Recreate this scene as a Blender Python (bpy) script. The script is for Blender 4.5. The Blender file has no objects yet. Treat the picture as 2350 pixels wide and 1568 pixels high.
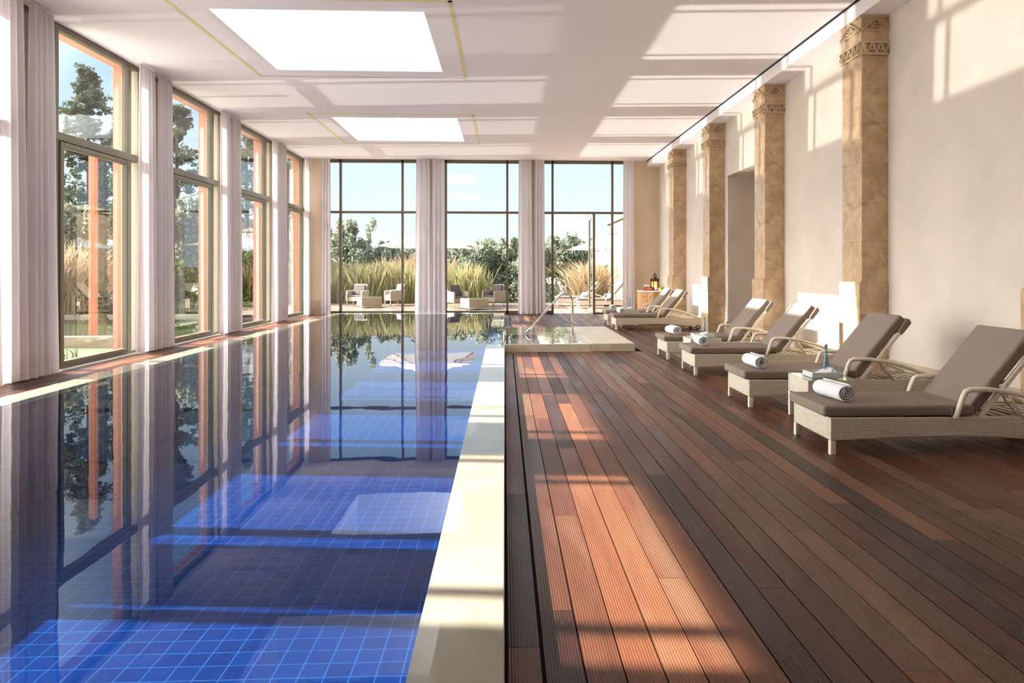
import bpy, bmesh, math, random
import numpy as np
from mathutils import Vector, Matrix
random.seed(7)
C = bpy.context.scene.collection
S = bpy.context.scene
R = math.radians

# ---------------------------------------------------------------- camera, sky, sun, exposure
H = 1.42                                    # eye height above the deck
cam = bpy.data.cameras.new('camera')
cam.sensor_width = 36.0
cam.lens = 1640.0 / 2350.0 * 36.0
cam.shift_x = (1175.0 - 1230.0) / 2350.0
cam.shift_y = (619.0 - 784.0) / 2350.0
cam.clip_end = 600
co = bpy.data.objects.new('camera', cam); C.objects.link(co)
co.location = (0, 0, H); co.rotation_euler = (R(90), 0, -math.atan(72 / 1640))
S.camera = co
S.view_settings.view_transform = 'Standard'; S.view_settings.look = 'None'
S.view_settings.gamma = 1.0; S.view_settings.use_curve_mapping = False
S.view_settings.exposure = 1.12
S.cycles.use_denoising = True
try: S.cycles.denoiser = 'OPENIMAGEDENOISE'
except Exception: pass
S.cycles.max_bounces = 12; S.cycles.diffuse_bounces = 6; S.cycles.glossy_bounces = 5
S.cycles.transmission_bounces = 6; S.cycles.transparent_max_bounces = 24
S.cycles.caustics_reflective = True; S.cycles.caustics_refractive = False
S.cycles.sample_clamp_indirect = 6.0

SUN = Vector((1.0, -0.10, -0.646)).normalized()      # the way the sunlight travels
GLINT = Vector((1.0, -0.10, 0.646)).normalized()     # the same light after the water mirrors it
SUN_E = 14.0
w = bpy.data.worlds.new('sky'); S.world = w; w.use_nodes = True
nt = w.node_tree; nt.nodes.clear()
def wn(t, **k):
    n = nt.nodes.new(t)
    for a, b in k.items(): setattr(n, a, b)
    return n
tc = wn('ShaderNodeTexCoord'); sx = wn('ShaderNodeSeparateXYZ'); nt.links.new(tc.outputs['Generated'], sx.inputs[0])
ramp = wn('ShaderNodeValToRGB'); nt.links.new(sx.outputs['Z'], ramp.inputs[0])
cr = ramp.color_ramp
cr.elements[0].position = 0.0; cr.elements[0].color = (0.68, 0.74, 0.79, 1)
cr.elements[1].position = 1.0; cr.elements[1].color = (0.45, 0.62, 0.85, 1)
for p, c in ((0.13, (0.54, 0.655, 0.76, 1)), (0.30, (0.30, 0.50, 0.72, 1)), (0.55, (0.34, 0.54, 0.78, 1))):
    e = cr.elements.new(p); e.color = c
dt = wn('ShaderNodeVectorMath', operation='DOT_PRODUCT'); nt.links.new(tc.outputs['Generated'], dt.inputs[0])
dt.inputs[1].default_value = tuple(-SUN)
gl = wn('ShaderNodeMapRange'); nt.links.new(dt.outputs['Value'], gl.inputs[0])
gl.inputs[1].default_value = 0.60; gl.inputs[2].default_value = 1.0; gl.inputs[3].default_value = 0.0; gl.inputs[4].default_value = 1.0
pw = wn('ShaderNodeMath', operation='POWER'); nt.links.new(gl.outputs[0], pw.inputs[0]); pw.inputs[1].default_value = 1.5
mxs = wn('ShaderNodeMixRGB', blend_type='ADD'); mxs.inputs[0].default_value = 1.0
aure = wn('ShaderNodeMixRGB', blend_type='MULTIPLY'); aure.inputs[0].default_value = 1.0
aure.inputs[2].default_value = (13.5, 12.6, 12.0, 1); nt.links.new(pw.outputs[0], aure.inputs[1])
nt.links.new(ramp.outputs[0], mxs.inputs[1]); nt.links.new(aure.outputs[0], mxs.inputs[2])
bg = wn('ShaderNodeBackground'); bg.inputs[1].default_value = 0.76; nt.links.new(mxs.outputs[0], bg.inputs[0])
wo = wn('ShaderNodeOutputWorld'); nt.links.new(bg.outputs[0], wo.inputs[0])

sl = bpy.data.lights.new('sun', 'SUN'); sl.energy = SUN_E; sl.angle = R(0.7); sl.color = (1.0, 0.95, 0.88)
so = bpy.data.objects.new('sun', sl); C.objects.link(so); so.location = (-30, 5, 25)
so.rotation_euler = SUN.to_track_quat('-Z', 'Y').to_euler()

def glint_lamp(name, bx, bz, y0, y1, ax, strength, tint=(1.0, 0.96, 0.9)):
    """area lamp added in place of water-mirrored sunlight: collimated, leaving the water between ax and bx"""
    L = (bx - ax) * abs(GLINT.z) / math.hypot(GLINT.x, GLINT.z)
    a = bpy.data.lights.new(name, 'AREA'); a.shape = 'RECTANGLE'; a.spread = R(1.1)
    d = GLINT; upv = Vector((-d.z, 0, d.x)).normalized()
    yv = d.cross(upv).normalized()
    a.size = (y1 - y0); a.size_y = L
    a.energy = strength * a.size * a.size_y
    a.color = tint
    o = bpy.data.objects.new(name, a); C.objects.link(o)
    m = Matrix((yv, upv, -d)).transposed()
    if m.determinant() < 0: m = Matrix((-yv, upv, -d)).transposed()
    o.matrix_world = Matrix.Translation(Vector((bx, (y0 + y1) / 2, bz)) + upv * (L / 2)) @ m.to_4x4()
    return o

# ---------------------------------------------------------------- helpers
class MB:
    def __init__(s): s.v = []; s.f = []; s.mi = []; s.sm = []
    def add(s, vs, fs, mi=0, smooth=False):
        b = len(s.v); s.v += [tuple(v) for v in vs]
        for f in fs: s.f.append(tuple(b + i for i in f)); s.mi.append(mi); s.sm.append(smooth)
    def box(s, x0, x1, y0, y1, z0, z1, mi=0):
        if x0 > x1: x0, x1 = x1, x0
        if y0 > y1: y0, y1 = y1, y0
        if z0 > z1: z0, z1 = z1, z0
        vs = [(x0,y0,z0),(x1,y0,z0),(x1,y1,z0),(x0,y1,z0),(x0,y0,z1),(x1,y0,z1),(x1,y1,z1),(x0,y1,z1)]
        s.add(vs, [(0,3,2,1),(4,5,6,7),(0,1,5,4),(1,2,6,5),(2,3,7,6),(3,0,4,7)], mi); return s
    def prism(s, poly, axis, a, b, mi=0):
        """extrude a 2D polygon along axis; poly in the other two coordinates (x,z for y; x,y for z; y,z for x)"""
        n = len(poly)
        def P(p, t): return {'y': (p[0], t, p[1]), 'z': (p[0], p[1], t), 'x': (t, p[0], p[1])}[axis]
        vs = [P(p, a) for p in poly] + [P(p, b) for p in poly]
        fs = [tuple(range(n)), tuple(range(2 * n - 1, n - 1, -1))] + [(i, i + n, (i + 1) % n + n, (i + 1) % n) for i in range(n)]
        s.add(vs, fs, mi); return s
    def tube(s, pts, r, n=8, mi=0, cap=True, r2=None, sx=1.0):
        pts = [Vector(p) for p in pts]; m = len(pts); vs = []; fs = []
        rs = r if isinstance(r, (list, tuple)) else [r] * m
        up = Vector((0, 1, 0)) if abs((pts[1] - pts[0]).normalized().y) < .9 else Vector((1, 0, 0))
        for i, p in enumerate(pts):
            t = (pts[min(i + 1, m - 1)] - pts[max(i - 1, 0)]).normalized()
            u = (up - t * up.dot(t)).normalized(); v = t.cross(u)
            for k in range(n):
                a = 2 * math.pi * (k + .5) / n
                vs.append(p + u * math.cos(a) * rs[i] * sx + v * math.sin(a) * rs[i])
        for i in range(m - 1):
            for k in range(n):
                fs.append((i*n+k, i*n+(k+1) % n, (i+1)*n+(k+1) % n, (i+1)*n+k))
        if cap: fs += [tuple(range(n - 1, -1, -1)), tuple((m-1)*n + k for k in range(n))]
        s.add(vs, fs, mi, n > 5); return s
    def lathe(s, prof, c=(0, 0), n=20, mi=0, smooth=True, cap=False):
        m = len(prof); vs = []; fs = []
        for r, z in prof:
            for k in range(n):
                a = 2 * math.pi * k / n; vs.append((c[0] + r * math.cos(a), c[1] + r * math.sin(a), z))
        for i in range(m - 1):
            for k in range(n): fs.append((i*n+k, i*n+(k+1) % n, (i+1)*n+(k+1) % n, (i+1)*n+k))
        if cap: fs += [tuple(range(n - 1, -1, -1)), tuple((m-1)*n + k for k in range(n))]
        s.add(vs, fs, mi, smooth); return s
    def build(s, name, mat, parent=None, bevel=0, seg=2, sub=0):
        me = bpy.data.meshes.new(name); me.from_pydata(s.v, [], s.f)
        for m_ in (mat if isinstance(mat, (list, tuple)) else [mat]): me.materials.append(m_)
        me.polygons.foreach_set('material_index', s.mi); me.polygons.foreach_set('use_smooth', s.sm)
        bm = bmesh.new(); bm.from_mesh(me); bmesh.ops.recalc_face_normals(bm, faces=bm.faces); bm.to_mesh(me); bm.free()
        me.update()
        o = bpy.data.objects.new(name, me); C.objects.link(o)
        if parent: o.parent = parent
        if bevel:
            b = o.modifiers.new('bevel', 'BEVEL'); b.width = bevel; b.segments = seg; b.limit_method = 'ANGLE'
            b.angle_limit = R(40)
            for p in me.polygons: p.use_smooth = True
            wn_ = o.modifiers.new('wn', 'WEIGHTED_NORMAL')
        if sub:
            b = o.modifiers.new('sub', 'SUBSURF'); b.levels = sub; b.render_levels = sub
        return o
def box(*a, **k): return MB().box(*a, **k)
def empty(name, loc=(0, 0, 0), rz=0):
    o = bpy.data.objects.new(name, None); C.objects.link(o); o.location = loc; o.rotation_euler = (0, 0, rz)
    o.empty_display_size = 0.1; return o
def tag(o, label=None, cat=None, group=None, kind=None):
    if label: o['label'] = label
    if cat: o['category'] = cat
    if group: o['group'] = group
    if kind: o['kind'] = kind
    return o
def struct(o): o['kind'] = 'structure'; return o
KIDS = {}
def copy_tree(o, parent=None):
    c = o.copy(); C.objects.link(c)
    if parent: c.parent = parent
    for ch in [x for x in C.objects if x.parent == o]: copy_tree(ch, c)
    return c

# ---------------------------------------------------------------- materials
MATS = {}
def mat(name):
    m = bpy.data.materials.new(name); m.use_nodes = True; MATS[name] = m
    return m, m.node_tree, m.node_tree.nodes['Principled BSDF']
def N(t, ty, **k):
    n = t.nodes.new(ty)
    for a, b in k.items(): setattr(n, a, b)
    return n
def L(t, a, b): t.links.new(a, b)
def simple(name, col, rough=.5, metal=0, noise=0, nscale=8, bump=0, bscale=60, spec=.5, stretch=(1, 1, 1), coord='Object'):
    m, t, b = mat(name)
    b.inputs['Base Color'].default_value = (*col, 1); b.inputs['Roughness'].default_value = rough
    b.inputs['Metallic'].default_value = metal; b.inputs['Specular IOR Level'].default_value = spec
    if noise or bump:
        tc = N(t, 'ShaderNodeTexCoord'); mp = N(t, 'ShaderNodeMapping'); mp.inputs['Scale'].default_value = stretch
        L(t, tc.outputs[coord], mp.inputs[0])
    if noise:
        n = N(t, 'ShaderNodeTexNoise'); n.inputs['Scale'].default_value = nscale; n.inputs['Detail'].default_value = 5
        L(t, mp.outputs[0], n.inputs['Vector'])
        r = N(t, 'ShaderNodeValToRGB'); L(t, n.outputs['Fac'], r.inputs[0])
        r.color_ramp.elements[0].position = .3; r.color_ramp.elements[1].position = .7
        r.color_ramp.elements[0].color = (*[c * (1 - noise) for c in col], 1)
        r.color_ramp.elements[1].color = (*[min(1, c * (1 + noise)) for c in col], 1)
        L(t, r.outputs[0], b.inputs['Base Color'])
    if bump:
        n2 = N(t, 'ShaderNodeTexNoise'); n2.inputs['Scale'].default_value = bscale; L(t, mp.outputs[0], n2.inputs['Vector'])
        bp = N(t, 'ShaderNodeBump'); bp.inputs['Strength'].default_value = bump; bp.inputs['Distance'].default_value = .01
        L(t, n2.outputs['Fac'], bp.inputs['Height']); L(t, bp.outputs[0], b.inputs['Normal'])
    return m
ceil_m = simple('ceiling_plaster', (.92, .87, .875), .85, noise=.015, nscale=.6, bump=.05, bscale=30)
shaft_m = simple('shaft_white', (.93, .93, .93), .9)
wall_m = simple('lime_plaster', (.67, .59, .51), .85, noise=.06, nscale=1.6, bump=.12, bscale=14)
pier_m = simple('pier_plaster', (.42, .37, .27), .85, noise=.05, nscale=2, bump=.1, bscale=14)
band_m = simple('stone_band', (.50, .40, .29), .7, noise=.12, nscale=5, bump=.08, bscale=25)
terra_m = simple('terracotta_render', (.44, .20, .115), .9, noise=.08, nscale=2, bump=.15, bscale=20)
cream_m = simple('cream_render', (.33, .30, .21), .9, noise=.08, nscale=3, bump=.1, bscale=20)
peach_m = simple('peach_render', (.19, .135, .09), .9, noise=.06, nscale=2)
frame_m = simple('bronze_aluminium', (.155, .135, .092), .42, metal=.25, noise=.05, nscale=4)
dark_m = simple('shadow_gap', (.02, .018, .016), .8)
brass_m = simple('groove_brass', (.82, .74, .36), .5)
steel_m = simple('stainless', (.62, .60, .57), .22, metal=1.0)
cush_m = simple('taupe_fabric', (.235, .185, .150), .85, noise=.04, nscale=5, bump=.25, bscale=500)
towel_m = simple('towel_terry', (.86, .86, .88), .95, bump=.6, bscale=220)
white_m = simple('white_ceramic', (.85, .86, .85), .5)
cream_al = simple('cream_aluminium', (.74, .68, .55), .45)
rubber_m = simple('black_rubber', (.02, .02, .02), .7)
hub_m = simple('hub_grey', (.35, .34, .31), .6)
canvas_m = simple('umbrella_canvas', (.4, .4, .38), .9)
wood_m = simple('oak_veneer', (.62, .34, .13), .5, noise=.15, nscale=4, stretch=(1, 1, 12))
pole_m = simple('umbrella_wood', (.42, .16, .06), .5)
leather_m = simple('tan_leather', (.33, .11, .04), .5, noise=.1, nscale=14)
bronze_m = simple('lantern_bronze', (.07, .04, .03), .45, metal=.6)
greycush_m = simple('grey_cushion', (.12, .105, .095), .9)
whitecush_m = simple('white_cushion', (.40, .39, .37), .9)
green_fruit = simple('green_apple', (.28, .50, .04), .4, noise=.2, nscale=20)
orange_fruit = simple('orange_peel', (.85, .28, .04), .45, bump=.2, bscale=90)
ground_m = simple('dry_ground', (.14, .11, .07), .95, noise=.25, nscale=.7)
lawn_m = simple('lawn', (.05, .065, .02), .95, noise=.4, nscale=4, bump=.6, bscale=30)
bark_m = simple('bark', (.10, .075, .055), .9, noise=.3, nscale=6, bump=.5, bscale=20, stretch=(1, 1, .3))
rock_m = simple('rubble_stone', (.22, .18, .145), .9, noise=.3, nscale=3, bump=.4, bscale=8)
earthwall_m = simple('earth_wall', (.28, .20, .15), .9, noise=.05, nscale=.4)
pondbed_m = simple('pond_bed', (.03, .05, .03), .9, noise=.3, nscale=1)

# travertine with blotches (pillars, coping)
def travertine(name, c1, c2, scale=5, rough=.45, veins=.5):
    m, t, b = mat(name); b.inputs['Roughness'].default_value = rough
    tc = N(t, 'ShaderNodeTexCoord')
    n1 = N(t, 'ShaderNodeTexNoise'); n1.inputs['Scale'].default_value = scale; n1.inputs['Detail'].default_value = 6; n1.inputs['Distortion'].default_value = 1.2
    L(t, tc.outputs['Object'], n1.inputs['Vector'])
    v = N(t, 'ShaderNodeTexVoronoi', feature='SMOOTH_F1'); v.inputs['Scale'].default_value = scale * 1.6
    mv = N(t, 'ShaderNodeMixRGB'); mv.inputs[0].default_value = .35; L(t, tc.outputs['Object'], mv.inputs[1]); L(t, n1.outputs['Color'], mv.inputs[2])
    L(t, mv.outputs[0], v.inputs['Vector'])
    r = N(t, 'ShaderNodeValToRGB'); r.color_ramp.elements[0].position = .35; r.color_ramp.elements[1].position = .68
    r.color_ramp.elements[0].color = (*c1, 1); r.color_ramp.elements[1].color = (*c2, 1)
    ad = N(t, 'ShaderNodeMath', operation='MULTIPLY_ADD'); ad.inputs[1].default_value = veins; ad.inputs[2].default_value = 0
    L(t, v.outputs['Distance'], ad.inputs[0])
    a2 = N(t, 'ShaderNodeMath', operation='ADD'); L(t, n1.outputs['Fac'], a2.inputs[0]); L(t, ad.outputs[0], a2.inputs[1])
    a3 = N(t, 'ShaderNodeMath', operation='SUBTRACT'); a3.inputs[1].default_value = .18 * veins * 2; L(t, a2.outputs[0], a3.inputs[0])
    L(t, a3.outputs[0], r.inputs[0]); L(t, r.outputs[0], b.inputs['Base Color'])
    bp = N(t, 'ShaderNodeBump'); bp.inputs['Strength'].default_value = .1; bp.inputs['Distance'].default_value = .01
    L(t, n1.outputs['Fac'], bp.inputs['Height']); L(t, bp.outputs[0], b.inputs['Normal'])
    return m
slab_m = travertine('shade_lifted_limestone', (.56, .49, .36), (.68, .61, .47), 2.2, .4, .25)  # the coping's limestone, made lighter where little direct sun falls
pillar_m = travertine('pillar_travertine', (.46, .31, .175), (.60, .43, .26), 4.5, .27)
carve_m = travertine('carved_travertine', (.52, .39, .24), (.62, .48, .31), 4.5)
coping_m = travertine('cream_limestone', (.28, .24, .165), (.36, .31, .225), 2.2, .4, .25)

# wicker weave
def wicker(name, c, dark=.62, sc=1.0):
    m, t, b = mat(name); b.inputs['Roughness'].default_value = .55
    tc = N(t, 'ShaderNodeTexCoord'); s = N(t, 'ShaderNodeSeparateXYZ'); L(t, tc.outputs['Object'], s.inputs[0])
    ad = N(t, 'ShaderNodeMath', operation='ADD'); L(t, s.outputs['X'], ad.inputs[0]); L(t, s.outputs['Y'], ad.inputs[1])
    cb = N(t, 'ShaderNodeCombineXYZ'); L(t, ad.outputs[0], cb.inputs['X']); L(t, s.outputs['Z'], cb.inputs['Y'])
    br = N(t, 'ShaderNodeTexBrick'); L(t, cb.outputs[0], br.inputs['Vector'])
    br.inputs['Scale'].default_value = 1.0 * sc; br.inputs['Brick Width'].default_value = .030; br.inputs['Row Height'].default_value = .0115
    br.inputs['Mortar Size'].default_value = .0026; br.inputs['Mortar Smooth'].default_value = .7
    br.inputs['Color1'].default_value = (*c, 1); br.inputs['Color2'].default_value = (*[x * .88 for x in c], 1)
    br.inputs['Mortar'].default_value = (*[x * dark for x in c], 1)
    L(t, br.outputs['Color'], b.inputs['Base Color'])
    bp = N(t, 'ShaderNodeBump', invert=True); bp.inputs['Strength'].default_value = .7; bp.inputs['Distance'].default_value = .004
    L(t, br.outputs['Fac'], bp.inputs['Height']); L(t, bp.outputs[0], b.inputs['Normal'])
    return m
wick_m = wicker('cream_wicker', (.88, .80, .64), .45)
wickpale_m = wicker('pale_wicker', (.42, .36, .27), .6)
tray_m = wicker('white_woven_tray', (.84, .83, .80), .7, .8)
def wrapm(name, c):
    m, t, b = mat(name); b.inputs['Roughness'].default_value = .55
    tc = N(t, 'ShaderNodeTexCoord'); wv = N(t, 'ShaderNodeTexWave', bands_direction='DIAGONAL'); wv.inputs['Scale'].default_value = 24
    L(t, tc.outputs['Object'], wv.inputs['Vector'])
    r = N(t, 'ShaderNodeValToRGB'); r.color_ramp.elements[0].color = (*[x * .78 for x in c], 1); r.color_ramp.elements[1].color = (*c, 1)
    r.color_ramp.elements[0].position = .0; r.color_ramp.elements[1].position = .35
    L(t, wv.outputs['Fac'], r.inputs[0]); L(t, r.outputs[0], b.inputs['Base Color'])
    bp = N(t, 'ShaderNodeBump'); bp.inputs['Strength'].default_value = .5; bp.inputs['Distance'].default_value = .003
    L(t, wv.outputs['Fac'], bp.inputs['Height']); L(t, bp.outputs[0], b.inputs['Normal'])
    return m
wrap_m = wrapm('wrapped_wicker', (.88, .80, .65))

# glass: clear architectural pane (sunlight passes)
def glassm(name, tint, ior=1.45, glossy=1.0, power=5.0):
    m = bpy.data.materials.new(name); m.use_nodes = True; t = m.node_tree; t.nodes.clear()
    tr = N(t, 'ShaderNodeBsdfTransparent'); tr.inputs[0].default_value = (*tint, 1)
    gs = N(t, 'ShaderNodeBsdfGlossy'); gs.inputs['Roughness'].default_value = 0.0
    gs.inputs[0].default_value = (glossy, glossy, glossy, 1)
    # Schlick reflectance, the same from either side of the sheet
    f0 = ((ior - 1) / (ior + 1)) ** 2
    geo = N(t, 'ShaderNodeNewGeometry')
    dp = N(t, 'ShaderNodeVectorMath', operation='DOT_PRODUCT'); L(t, geo.outputs['Incoming'], dp.inputs[0]); L(t, geo.outputs['Normal'], dp.inputs[1])
    ab = N(t, 'ShaderNodeMath', operation='ABSOLUTE'); L(t, dp.outputs['Value'], ab.inputs[0])
    om = N(t, 'ShaderNodeMath', operation='SUBTRACT'); om.inputs[0].default_value = 1.0; L(t, ab.outputs[0], om.inputs[1])
    p5 = N(t, 'ShaderNodeMath', operation='POWER'); p5.inputs[1].default_value = power; L(t, om.outputs[0], p5.inputs[0])
    fr = N(t, 'ShaderNodeMath', operation='MULTIPLY_ADD'); fr.inputs[1].default_value = 1 - f0; fr.inputs[2].default_value = f0; L(t, p5.outputs[0], fr.inputs[0])
    mx = N(t, 'ShaderNodeMixShader'); L(t, fr.outputs[0], mx.inputs[0]); L(t, tr.outputs[0], mx.inputs[1]); L(t, gs.outputs[0], mx.inputs[2])
    o = N(t, 'ShaderNodeOutputMaterial'); L(t, mx.outputs[0], o.inputs[0])
    return m, t, gs
pane_m, _, _ = glassm('window_glass', (.97, .985, .98))
tabletop_m, _, _ = glassm('table_glass', (.80, .90, .86), 1.5)
WTR = [glassm('pool_water', (.62, .84, .95), 1.26, power=6.2), glassm('water_film', (.97, .985, 1.0), 1.26, power=6.2)]
water_m = [q[0] for q in WTR]
for _, wt, wg in WTR:
    tcw = N(wt, 'ShaderNodeTexCoord'); nw = N(wt, 'ShaderNodeTexNoise'); nw.inputs['Scale'].default_value = 2.2; nw.inputs['Detail'].default_value = 2
    mpw = N(wt, 'ShaderNodeMapping'); mpw.inputs['Scale'].default_value = (1.0, .55, 1); L(wt, tcw.outputs['Object'], mpw.inputs[0]); L(wt, mpw.outputs[0], nw.inputs['Vector'])
    bw = N(wt, 'ShaderNodeBump'); bw.inputs['Strength'].default_value = .06; bw.inputs['Distance'].default_value = .02
    L(wt, nw.outputs['Fac'], bw.inputs['Height']); L(wt, bw.outputs[0], wg.inputs['Normal'])
pond_m, _, _ = glassm('pond_water', (.55, .68, .55), 1.333)
def realglass(name, col, rough=0.0, ior=1.45):
    m, t, b = mat(name); b.inputs['Base Color'].default_value = (*col, 1); b.inputs['Transmission Weight'].default_value = 1.0
    b.inputs['Roughness'].default_value = rough; b.inputs['IOR'].default_value = ior; return m
bottle_m, _, _ = glassm('blue_bottle_glass', (.76, .88, .955), 1.5)
clear_m, _, _ = glassm('clear_glass', (.93, .95, .95), 1.45)

# curtain voile: diffuse + translucent
def voile(name, col, tr=.45, see=.06):
    m = bpy.data.materials.new(name); m.use_nodes = True; t = m.node_tree; t.nodes.clear()
    d = N(t, 'ShaderNodeBsdfDiffuse'); d.inputs[0].default_value = (*col, 1)
    l = N(t, 'ShaderNodeBsdfTranslucent'); l.inputs[0].default_value = (*col, 1)
    p = N(t, 'ShaderNodeBsdfTransparent')
    m1 = N(t, 'ShaderNodeMixShader'); m1.inputs[0].default_value = tr; L(t, d.outputs[0], m1.inputs[1]); L(t, l.outputs[0], m1.inputs[2])
    m2 = N(t, 'ShaderNodeMixShader'); m2.inputs[0].default_value = see; L(t, m1.outputs[0], m2.inputs[1]); L(t, p.outputs[0], m2.inputs[2])
    o = N(t, 'ShaderNodeOutputMaterial'); L(t, m2.outputs[0], o.inputs[0]); return m
curtain_m = voile('curtain_voile', (.70, .645, .655), .25, .03)
hem_m = voile('curtain_hem', (.76, .69, .70), .16, .0)
canopy_m = voile('canopy_cloth', (.50, .48, .46), .3, 0)
def leafm(name, c1, c2):
    m = bpy.data.materials.new(name); m.use_nodes = True; t = m.node_tree; t.nodes.clear()
    at = N(t, 'ShaderNodeAttribute', attribute_name='rnd'); r = N(t, 'ShaderNodeValToRGB')
    r.color_ramp.elements[0].color = (*c1, 1); r.color_ramp.elements[1].color = (*c2, 1); L(t, at.outputs['Fac'], r.inputs[0])
    d = N(t, 'ShaderNodeBsdfDiffuse'); l = N(t, 'ShaderNodeBsdfTranslucent'); L(t, r.outputs[0], d.inputs[0]); L(t, r.outputs[0], l.inputs[0])
    m1 = N(t, 'ShaderNodeMixShader'); m1.inputs[0].default_value = .3; L(t, d.outputs[0], m1.inputs[1]); L(t, l.outputs[0], m1.inputs[2])
    o = N(t, 'ShaderNodeOutputMaterial'); L(t, m1.outputs[0], o.inputs[0]); return m
leaf_conif = leafm('conifer_leaf', (.035, .05, .03), (.13, .15, .09))
leaf_olive = leafm('olive_leaf', (.15, .175, .115), (.44, .47, .36))
leaf_bush = leafm('bush_leaf', (.06, .10, .02), (.20, .27, .06))
leaf_vine = leafm('vine_leaf', (.015, .035, .012), (.06, .09, .03))
leaf_grass = leafm('meadow_grass', (.035, .055, .018), (.12, .13, .05))
leaf_reed = leafm('reed_blade', (.15, .18, .065), (.56, .47, .27))
leaf_dry = leafm('dry_reed', (.24, .19, .10), (.55, .40, .27))

# deck boards
def deckm(name, ramp_cols, rib=True):
    m, t, b = mat(name)
    at = N(t, 'ShaderNodeAttribute', attribute_name='rnd')
    r = N(t, 'ShaderNodeValToRGB'); cr = r.color_ramp
    cr.interpolation = 'CONSTANT' if False else 'LINEAR'
    cr.elements[0].color = (*ramp_cols[0], 1); cr.elements[1].color = (*ramp_cols[-1], 1)
    for i, c in enumerate(ramp_cols[1:-1]):
        e = cr.elements.new((i + 1) / (len(ramp_cols) - 1)); e.color = (*c, 1)
    L(t, at.outputs['Fac'], r.inputs[0])
    tc = N(t, 'ShaderNodeTexCoord')
    mp = N(t, 'ShaderNodeMapping'); mp.inputs['Scale'].default_value = (9, .9, 1); L(t, tc.outputs['Object'], mp.inputs[0])
    n = N(t, 'ShaderNodeTexNoise'); n.inputs['Scale'].default_value = 1.6; n.inputs['Detail'].default_value = 7; n.inputs['Distortion'].default_value = .6
    L(t, mp.outputs[0], n.inputs['Vector'])
    n4 = N(t, 'ShaderNodeTexNoise', noise_dimensions='4D'); n4.inputs['Scale'].default_value = 1.3; n4.inputs['Detail'].default_value = 1
    mp2 = N(t, 'ShaderNodeMapping'); mp2.inputs['Scale'].default_value = (2.5, .5, 1); L(t, tc.outputs['Object'], mp2.inputs[0]); L(t, mp2.outputs[0], n4.inputs['Vector'])
    ml = N(t, 'ShaderNodeMath', operation='MULTIPLY'); ml.inputs[1].default_value = 37.0; L(t, at.outputs['Fac'], ml.inputs[0]); L(t, ml.outputs[0], n4.inputs['W'])
    # weathered pale patches
    pr = N(t, 'ShaderNodeMapRange'); pr.inputs[1].default_value = .52; pr.inputs[2].default_value = .78; L(t, n4.outputs['Fac'], pr.inputs[0])
    pm = N(t, 'ShaderNodeMath', operation='MULTIPLY'); pm.inputs[1].default_value = .42; L(t, pr.outputs[0], pm.inputs[0])
    mx = N(t, 'ShaderNodeMixRGB'); L(t, pm.outputs[0], mx.inputs[0]); L(t, r.outputs[0], mx.inputs[1]); mx.inputs[2].default_value = (.24, .15, .095, 1)
    vr = N(t, 'ShaderNodeMapRange'); vr.inputs[1].default_value = .3; vr.inputs[2].default_value = .7; vr.inputs[3].default_value = .84; vr.inputs[4].default_value = 1.14
    L(t, n.outputs['Fac'], vr.inputs[0])
    mm = N(t, 'ShaderNodeMixRGB', blend_type='MULTIPLY'); mm.inputs[0].default_value = 1; L(t, mx.outputs[0], mm.inputs[1]); L(t, vr.outputs[0], mm.inputs[2])
    L(t, mm.outputs[0], b.inputs['Base Color'])
    rr = N(t, 'ShaderNodeMapRange'); rr.inputs[1].default_value = .3; rr.inputs[2].default_value = .7; rr.inputs[3].default_value = .26; rr.inputs[4].default_value = .46
    L(t, n4.outputs['Fac'], rr.inputs[0]); L(t, rr.outputs[0], b.inputs['Roughness'])
    b.inputs['Specular IOR Level'].default_value = .26
    if rib:
        wv = N(t, 'ShaderNodeTexWave', bands_direction='X')
        L(t, tc.outputs['Object'], wv.inputs['Vector'])
        wv.inputs['Scale'].default_value = 28.0
        bp = N(t, 'ShaderNodeBump'); bp.inputs['Strength'].default_value = .5; bp.inputs['Distance'].default_value = .0022
        L(t, wv.outputs['Fac'], bp.inputs['Height']); L(t, bp.outputs[0], b.inputs['Normal'])
    return m
deck_m = deckm('ipe_decking', [(.018, .007, .006), (.058, .018, .011), (.115, .035, .018), (.034, .013, .010), (.15, .052, .025), (.064, .023, .015), (.13, .066, .037), (.18, .064, .030)])
terr_m = deckm('terrace_decking', [(.15, .095, .075), (.20, .125, .095), (.23, .145, .11), (.19, .135, .11)], rib=False)

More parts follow.
